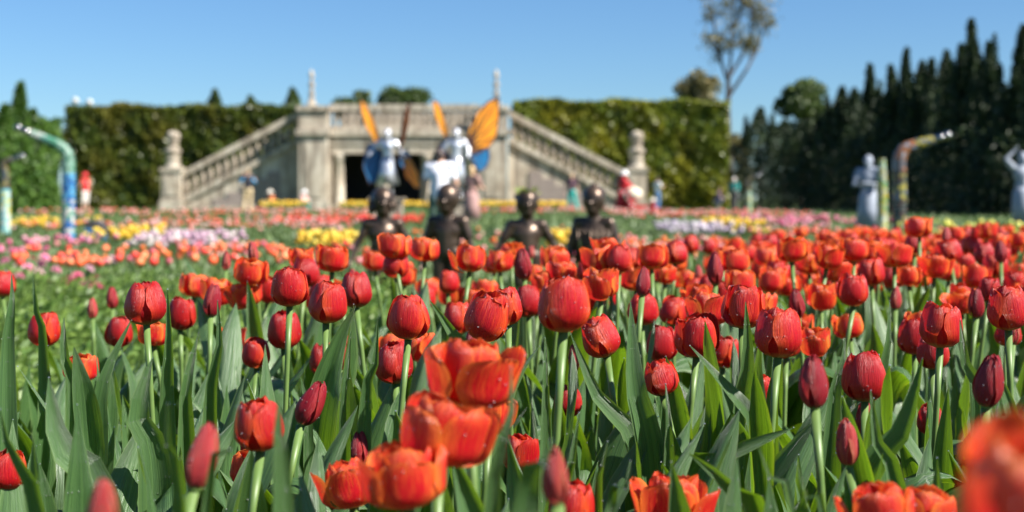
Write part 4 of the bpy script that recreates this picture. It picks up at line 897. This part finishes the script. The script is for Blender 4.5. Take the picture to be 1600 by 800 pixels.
    if hat:
        c = MB(); p0 = hd+Vector((0,-.01,.06))*s; c.lathe([(.03*s, .11*s), (.075*s, .10*s), (.105*s, .04*s), (.11*s, 0), (.19*s, -.03*s), (.20*s, -.04*s), (.10*s, -.012*s)], 18, p0); c.o('hat', hat, root, True)
    return root, J
def mats(top, bottom, hair=(.05,.035,.025), shoe=(.06,.05,.05), skin=None, k=[0]):
    k[0] += 1; return {'skin': skin or SKIN, 'top': person_mats(f'top_cloth{k[0]}', top), 'bottom': person_mats(f'bottom_cloth{k[0]}', bottom), 'hair': simple(f'hair{k[0]}', hair, .5, .1, 30), 'shoe': simple(f'shoe{k[0]}', shoe, .6)}
def at(px, Y): return (PX(px, Y), Y, gz(Y))
RA = math.radians
# bronze children, seen from behind / front at the edge of the bed
m, t, b = newmat('bronze'); f = noise(t, 7, 5); t.links.new(ramp(t, f, [(.3, (.035,.024,.018)), (.7, (.13,.088,.062))]), b.inputs['Base Color']); b.inputs['Metallic'].default_value = .6; b.inputs['Roughness'].default_value = .36; bump(t, b, f, .15, .01); M['bronze'] = m
bz = {'skin': m, 'top': m, 'bottom': m, 'hair': m, 'shoe': m, 'eye': m}; YS = 8.6
kids = [(598, .80, dict(elL=(.25,.0,1.02), haL=(.31,.05,.76), elR=(-.28,.05,1.02), haR=(-.37,.10,.78)), 'first bronze child from the left, with arms held out from its sides', 'none', 10),
        (700, .82, dict(), 'second bronze child from the left, standing full figure with broad back', 'short', -14),
        (823, .79, dict(elL=(-.27,.0,1.00), haL=(-.34,.03,.76), elR=(.28,.0,1.00), haR=(.38,.03,.80)), 'third bronze child from the left with a green-yellow sprig on its head', 'short', 8),
        (928, .81, dict(elL=(-.25,-.02,.99), haL=(-.27,.06,.74), elR=(.25,0,.99), haR=(.27,.06,.74)), 'fourth bronze child from the left in a long ribbed jacket', 'long', -16)]
kids[0][2].update(elL=(-.34,.0,.92), haL=(-.46,.05,.72), elR=(.31,.0,.92), haR=(.40,.08,.72))
kids[1][2].update(elL=(-.28,.0,.90), haL=(-.30,.05,.66), elR=(.28,.0,.90), haR=(.30,.08,.66))
kids[2][2].update(elL=(-.34,.0,.94), haL=(-.47,.03,.76), elR=(.33,.0,.93), haR=(.47,.03,.76))
kids[3][2].update(elL=(-.28,-.02,.90), haL=(-.31,.06,.66), elR=(.28,0,.90), haR=(.31,.06,.66))
for i, (px, H, ps, lb, slv, rz) in enumerate(kids):
    root, J = figure('bronze_child_statue', lb, 'statue', (PX(px, YS), YS, 0), RA(180+rz), H*1.06, bz, ps, True, .016, bulk=1.05, sleeves=slv, group='bronze child statues behind the tulips'
        , legs='short')
    if i == 3:
        for k in range(-5, 6):
            a = math.radians(k*17); p0, p1, p2 = J['chest'], J['wst'], J['pel']; c = MB()
            c.tube([(math.sin(a)*.118, -math.cos(a)*.082, p0.z+.02), (math.sin(a)*.108, -math.cos(a)*.078, p1.z), (math.sin(a)*.118, -math.cos(a)*.088, p2.z-.06)], .006, 6); c.o('jacket_rib', M['bronze'], root, True)
            c = MB(); c.tube([(math.sin(a)*.118, math.cos(a)*.082, p0.z+.02), (math.sin(a)*.108, math.cos(a)*.078, p1.z), (math.sin(a)*.118, math.cos(a)*.088, p2.z-.06)], .006, 6); c.o('jacket_rib', M['bronze'], root, True)
    if i == 2:
        c = MB(); rr = random.Random(2); p0 = J['head']+Vector((0,0,.075))
        for k in range(40):
            a = rr.uniform(0, 6.28); q = rr.uniform(.015, .06); e = p0+Vector((0,0,-.01))+Vector((q*math.cos(a)*1.2, q*math.sin(a), rr.uniform(-.005, .03))); d = Vector((math.cos(a), math.sin(a), rr.uniform(.2, 1))).normalized()*.04; f_ = d.cross(Vector((0,0,1))).normalized()*.013
            c.add([e, e+d*.5+f_, e+d, e+d*.5-f_], [(0,1,2,3)])
        c.V = [tuple(Vector(v)+Vector(root.location)) for v in c.V]
        tag(c.o('sprig', islands('sprig_leaves', [(.35,.45,.06),(.55,.60,.10),(.2,.35,.05)])), 'yellow-green leaf sprig lying on the third bronze child\'s head', 'sprig')
# winged silver figures on low plinths
M['silver'] = simple('silver_white', (.66,.68,.72), .30, .30, 9, .6, .1)
M['wingrim'] = simple('wing_rim', (.05,.02,.015), .45, .1, 20)
M['worange'] = thin('wing_orange', lambda t: mix(t, noise(t, 2.2, 3), (.78,.22,.015), (1.0,.52,.04)), .35, .3)
M['wred'] = thin('wing_red', lambda t: mix(t, noise(t, 3, 3), (.62,.14,.03), (.85,.30,.05)), .3, .3)
M['wblue'] = thin('wing_blue', lambda t: mix(t, noise(t, 3, 3), (.01,.10,.30), (.03,.26,.50)), .3, .3)
M['slate'] = simple('slate_blue_robe', (.10,.14,.20), .4, .3, 9, .4, .2)
YW = 34.0; SW = F/YW
def winged(label, px, ytop, wings, arms):
    H = 1.62; top = PZ(ytop, YW); ped = top-H-gz(YW)
    MB_ = MB().box(-.45, .45, -.4, .4, 0, ped*.2).box(-.36, .36, -.32, .32, ped*.2+.002, ped*.92).box(-.42, .42, -.38, .38, ped*.92+.002, ped)
    pl_ = MB_.o('plinth', M['stone']); pl_.location = at(px, YW); tag(pl_, f'stone plinth carrying {label.split(" with ")[0]}', 'plinth')
    ms = {'skin': M['silver'], 'top': M['silver'], 'bottom': M['silver'], 'hair': M['silver'], 'shoe': M['silver'], 'eye': M['silver']}
    root, J = figure('winged_statue', label, 'statue', (PX(px, YW), YW, gz(YW)+ped), RA(180), H, ms, arms, False, .02, sleeves='long', skirt=.30, hairlen=.04, group='silver winged statues before the terrace')
    root.rotation_euler = (0,0,0)
    for o in list(root.children): o.rotation_euler = (0,0,math.pi)
    for nm, mat, pts, fold in wings:
        c = sum((Vector(((x-px)/SW, 0, PZ(y, YW)-gz(YW)-ped)) for x, y in pts), Vector())/len(pts)
        out = [Vector(((x-px)/SW, .16+abs(x-px)/SW*fold, PZ(y, YW)-gz(YW)-ped)) for x, y in pts]; c.y = sum(p.y for p in out)/len(out)
        inn = [c+(p-c)*(.92 if 'narrow' not in nm else .9) for p in out]; n = len(out); th = Vector((0,.012,0))
        rim = MB(); rim.add([p-th*1.6 for p in out]+[p-th*1.6 for p in inn]+[p+th*1.6 for p in out]+[p+th*1.6 for p in inn],
            [(i, (i+1) % n, n+(i+1) % n, n+i) for i in range(n)]+[(2*n+i, 3*n+i, 3*n+(i+1) % n, 2*n+(i+1) % n) for i in range(n)]+[(i, 2*n+i, 2*n+(i+1) % n, (i+1) % n) for i in range(n)]+[(n+i, n+(i+1) % n, 3*n+(i+1) % n, 3*n+i) for i in range(n)])
        for k in range(1, n): rim.tube([out[0].lerp(c, .1), out[k].lerp(c, .04)], [.014, .008] if 'broad' not in nm else [.034, .016], 5)
        w_ = rim.o('wing', M['wingrim'], root)
        pm = MB(); pm.add([p-th*.5 for p in inn]+[p+th*.5 for p in inn], [tuple(range(n)), tuple(range(2*n-1, n-1, -1))]); pm.o('wing_panel', M[mat], w_); w_['label'] = nm
winged('left silver winged statue with narrow orange wings and blue lower wings', 605, 203,
  [('orange upper wing', 'worange', [(598,234),(586,222),(574,202),(566,176),(564,154),(571,160),(582,182),(592,208)], -.6), ('dark red upper wing', 'wred', [(624,232),(628,205),(634,178),(641,158),(644,166),(642,192),(636,216),(628,236)], -1.2),
   ('blue lower wing', 'wblue', [(598,236),(594,284),(578,290),(568,262),(570,238),(578,222)], -.4), ('blue inner wing', 'wblue', [(620,238),(636,232),(640,248),(634,268),(624,258)], .4), ('orange lower wing', 'worange', [(628,240),(642,248),(654,268),(661,296),(649,294),(634,276)], -.8)],
  dict(elL=(-.33,.02,1.18), haL=(-.42,.16,1.0), elR=(.34,.02,1.2), haR=(.44,.14,1.06)))
winged('right silver winged statue with broad orange-and-blue wing on its right', 713, 202,
  [('orange upper wing', 'worange', [(702,222),(690,208),(681,184),(676,156),(684,158),(693,180),(701,204)], -.6), ('broad orange upper wing', 'worange', [(728,234),(731,204),(744,176),(762,156),(780,148),(781,184),(776,214),(762,232),(742,242)], .3),
   ('blue lower wing', 'wblue', [(729,236),(748,234),(764,228),(766,244),(760,262),(748,268),(738,254)], .3), ('blue inner wing', 'wblue', [(700,228),(690,220),(684,232),(688,246),(700,244)], -.2)],
  dict(elL=(-.30,.02,1.18), haL=(-.30,.16,1.0), elR=(.34,.02,1.15), haR=(.50,.10,.98)))
# pale stone statues at right
M['marble'] = simple('shaded_marble', (.27,.30,.36), .6, .12, 6)  # pale stone darkened and blued: the shade over the statues is in the colour
mb_ = {'skin': M['marble'], 'top': M['marble'], 'bottom': M['marble'], 'hair': M['marble'], 'shoe': M['marble'], 'eye': M['marble']}
figure('pale_statue', 'pale statue holding a bundle, left of the yellow mosaic post', 'statue', (PX(1357,24), 24, 0), RA(150), 1.48, mb_, dict(elL=(-.25,.1,1.12), haL=(-.06,.28,1.15), elR=(.26,.1,1.12), haR=(.08,.28,1.12)), False, .018, skirt=.26, hairlen=.03, group='pale statues before the cypress row')
figure('pale_statue', 'pale statue with raised arm, cut by the right edge', 'statue', (PX(1598,26), 26, 0), RA(180), 1.60, mb_, dict(elR=(.34,.05,1.55), haR=(.16,.03,1.72), elL=(-.30,.02,1.15), haL=(-.22,.12,.95)), False, .018, skirt=.2, hairlen=.03, group='pale statues before the cypress row')
# visitors
figure('person', 'visitor in dark vest with blue sleeves and khaki trousers holding a camera up', 'person', at(387, 57), RA(20), 1.84, mats((.01,.01,.02), (.50,.38,.22), (.35,.24,.14)), dict(elL=(-.30,.12,1.25), haL=(-.08,.28,1.50), elR=(.30,.12,1.25), haR=(.08,.28,1.50), knL=(-.12,.05,.48), anL=(-.16,-.06,.08)), sleeves='none')
vp = [o for o in C.objects if o.name.startswith('person')][-1]
for sx in (-1, 1):
    c = MB(); capsule(c, (sx*.19,0,1.41), (sx*.31,.12,1.28), .075, .066); capsule(c, (sx*.31,.12,1.28), (sx*.17,.22,1.42), .066, .05); c.o('sleeve', simple('blue_sleeve', (.05,.28,.52), .7), vp, True)
STRAW = simple('straw_hat', (.72,.66,.56), .8); WHITEH = simple('white_hat', (.80,.78,.76), .8)
figure('person', 'man in white T-shirt and green shorts seen from behind, by the winged statue', 'person', at(687, 20.5), RA(-12), 1.47, mats((.80,.80,.86), (.10,.16,.11), (.05,.03,.025)), dict(haR=(.20,.24,.98), elR=(.27,.04,1.10), haL=(-.27,.05,.86)), legs='short', vox=.016, bulk=1.2)
figure('person', 'blond woman in dusty brown dress right of the man in white', 'person', at(737, 32), RA(-40), 1.46, mats((.36,.20,.17), (.34,.20,.18), (.55,.38,.2)), dict(haR=(.16,.32,1.10), elR=(.25,.12,1.12), haL=(-.10,.32,1.12), elL=(-.24,.12,1.12)), skirt=.24, hairlen=.05, sleeves='short')
figure('person', 'woman in red coat and wide white hat bending right over a pushchair', 'person', at(972, 47), RA(-75), 1.60, mats((.62,.02,.03), (.55,.02,.03), (.1,.06,.05)), dict(head=(0,.10,1.53), haR=(.12,.52,1.0), elR=(.22,.22,1.15), haL=(-.12,.52,1.0), elL=(-.22,.22,1.15)), skirt=.27, sleeves='long', hat=WHITEH)
figure('person', 'standing person in white shirt and blue jeans beside the right newel', 'person', at(1027, 72), RA(-60), 1.66, mats((.78,.80,.84), (.14,.26,.50)), dict(haR=(.12,.30,1.25), elR=(.26,.1,1.15)))
figure('person', 'person in dark plum top and teal trousers in front of the brick panel', 'person', at(893, 60), RA(170), 1.70, mats((.09,.04,.06), (.03,.42,.36), (.45,.34,.2)), dict(knL=(-.16,.05,.48), anL=(-.30,0,.08)))
figure('person', 'person in red top and red cap at the left end of the hedge', 'person', at(133, 55), RA(60), 1.62, mats((.62,.03,.03), (.60,.55,.50), (.4,.02,.02)), dict(haL=(-.12,.3,1.1), elL=(-.25,.1,1.12)), sleeves='none', hat=simple('red_cap', (.6,.02,.03), .7), legs='short')
figure('person', 'dim visitor in pale blue top in the gap left of the hedge', 'person', at(70, 56), RA(30), 1.66, mats((.42,.52,.62), (.04,.04,.05)), dict(haR=(.15,.30,1.2), elR=(.26,.1,1.15)))
SIT = dict(pel=(0,0,.30), wst=(0,.05,.42), chest=(0,.12,.60), neck=(0,.16,.74), head=(0,.20,.87), shL=(-.18,.13,.70), shR=(.18,.13,.70), elL=(-.24,.28,.52), elR=(.24,.28,.52), haL=(-.10,.44,.42), haR=(.10,.44,.42), hipL=(-.10,0,.28), hipR=(.10,0,.28), knL=(-.16,.36,.46), knR=(.16,.36,.46), anL=(-.14,.30,.08), anR=(.14,.30,.08))
figure('person', 'crouching visitor in orange top and cream sun hat among yellow tulips', 'person', at(428, 64), RA(120), 1.66, mats((.80,.24,.08), (.4,.3,.25)), SIT, hat=STRAW)
figure('person', 'crouching visitor in pale pink and teal with a white sun hat by the left pedestal', 'person', at(470, 66), RA(-110), 1.66, mats((.75,.42,.38), (.05,.42,.38)), SIT, hat=WHITEH, sleeves='long')
figure('person', 'visitor in teal jacket with white hair right of the right hedge', 'person', at(1147, 66), RA(160), 1.58, mats((.01,.22,.20), (.10,.10,.10), (.75,.73,.70)), dict(haL=(-.14,.3,1.05), elL=(-.25,.1,1.12)), sleeves='long')
figure('person', 'visitor in dark purple clothes sitting low beside the teal-jacketed one', 'person', at(1118, 66), RA(-100), 1.60, mats((.07,.05,.12), (.25,.24,.28)), {k: (v[0], v[1], v[2]+.18) for k, v in SIT.items() if k[:2] != 'an'})
figure('person', 'small child in red sitting in front of the pushchair', 'person', at(1014, 46), RA(-80), 1.15, mats((.65,.02,.03), (.5,.02,.03), (.5,.4,.3)), SIT, hat=STRAW, child=False)
# pushchair in front of the red-dressed woman
pc = thing('pushchair', 'cream and red pushchair before the red-coated woman', 'pushchair', at(996, 46.6), 0)
cr = simple('cream_cloth', (.68,.60,.46), .8); rd = simple('red_cloth', (.6,.02,.03), .8)
c = MB(); c.prism_xz([(-.25,.35),(.28,.35),(.32,.45),(-.12,.50),(-.28,.95),(-.36,.93)], -.2, .2); c.o('seat', rd, pc)
c = MB(); c.ell((-.14,0,.82), (.30,.24,.24), 14, 8); c.o('canopy', cr, pc, True)
for x in (-.25, .30):
    for y in (-.21, .21):
        c = MB(); pts = [(x+.13*math.cos(a), y, .14+.13*math.sin(a)) for a in [k*math.pi/6 for k in range(13)]]; c.tube(pts, .022, 6); c.tube([(x,y-.02,.14),(x,y+.02,.14)], .03, 8); c.o('wheel', M['wingrim'], pc, True)
MB().tube([(-.55,-.19,.98),(-.25,-.19,.5),(.30,-.19,.16)], .015, 6).tube([(-.55,.19,.98),(-.25,.19,.5),(.30,.19,.16)], .015, 6).tube([(-.55,-.19,.98),(-.55,.19,.98)], .018, 6).tube([(.1,-.19,.38),(-.25,-.19,.16)], .013, 6).tube([(.1,.19,.38),(-.25,.19,.16)], .013, 6).o('frame', M['steel'], pc)
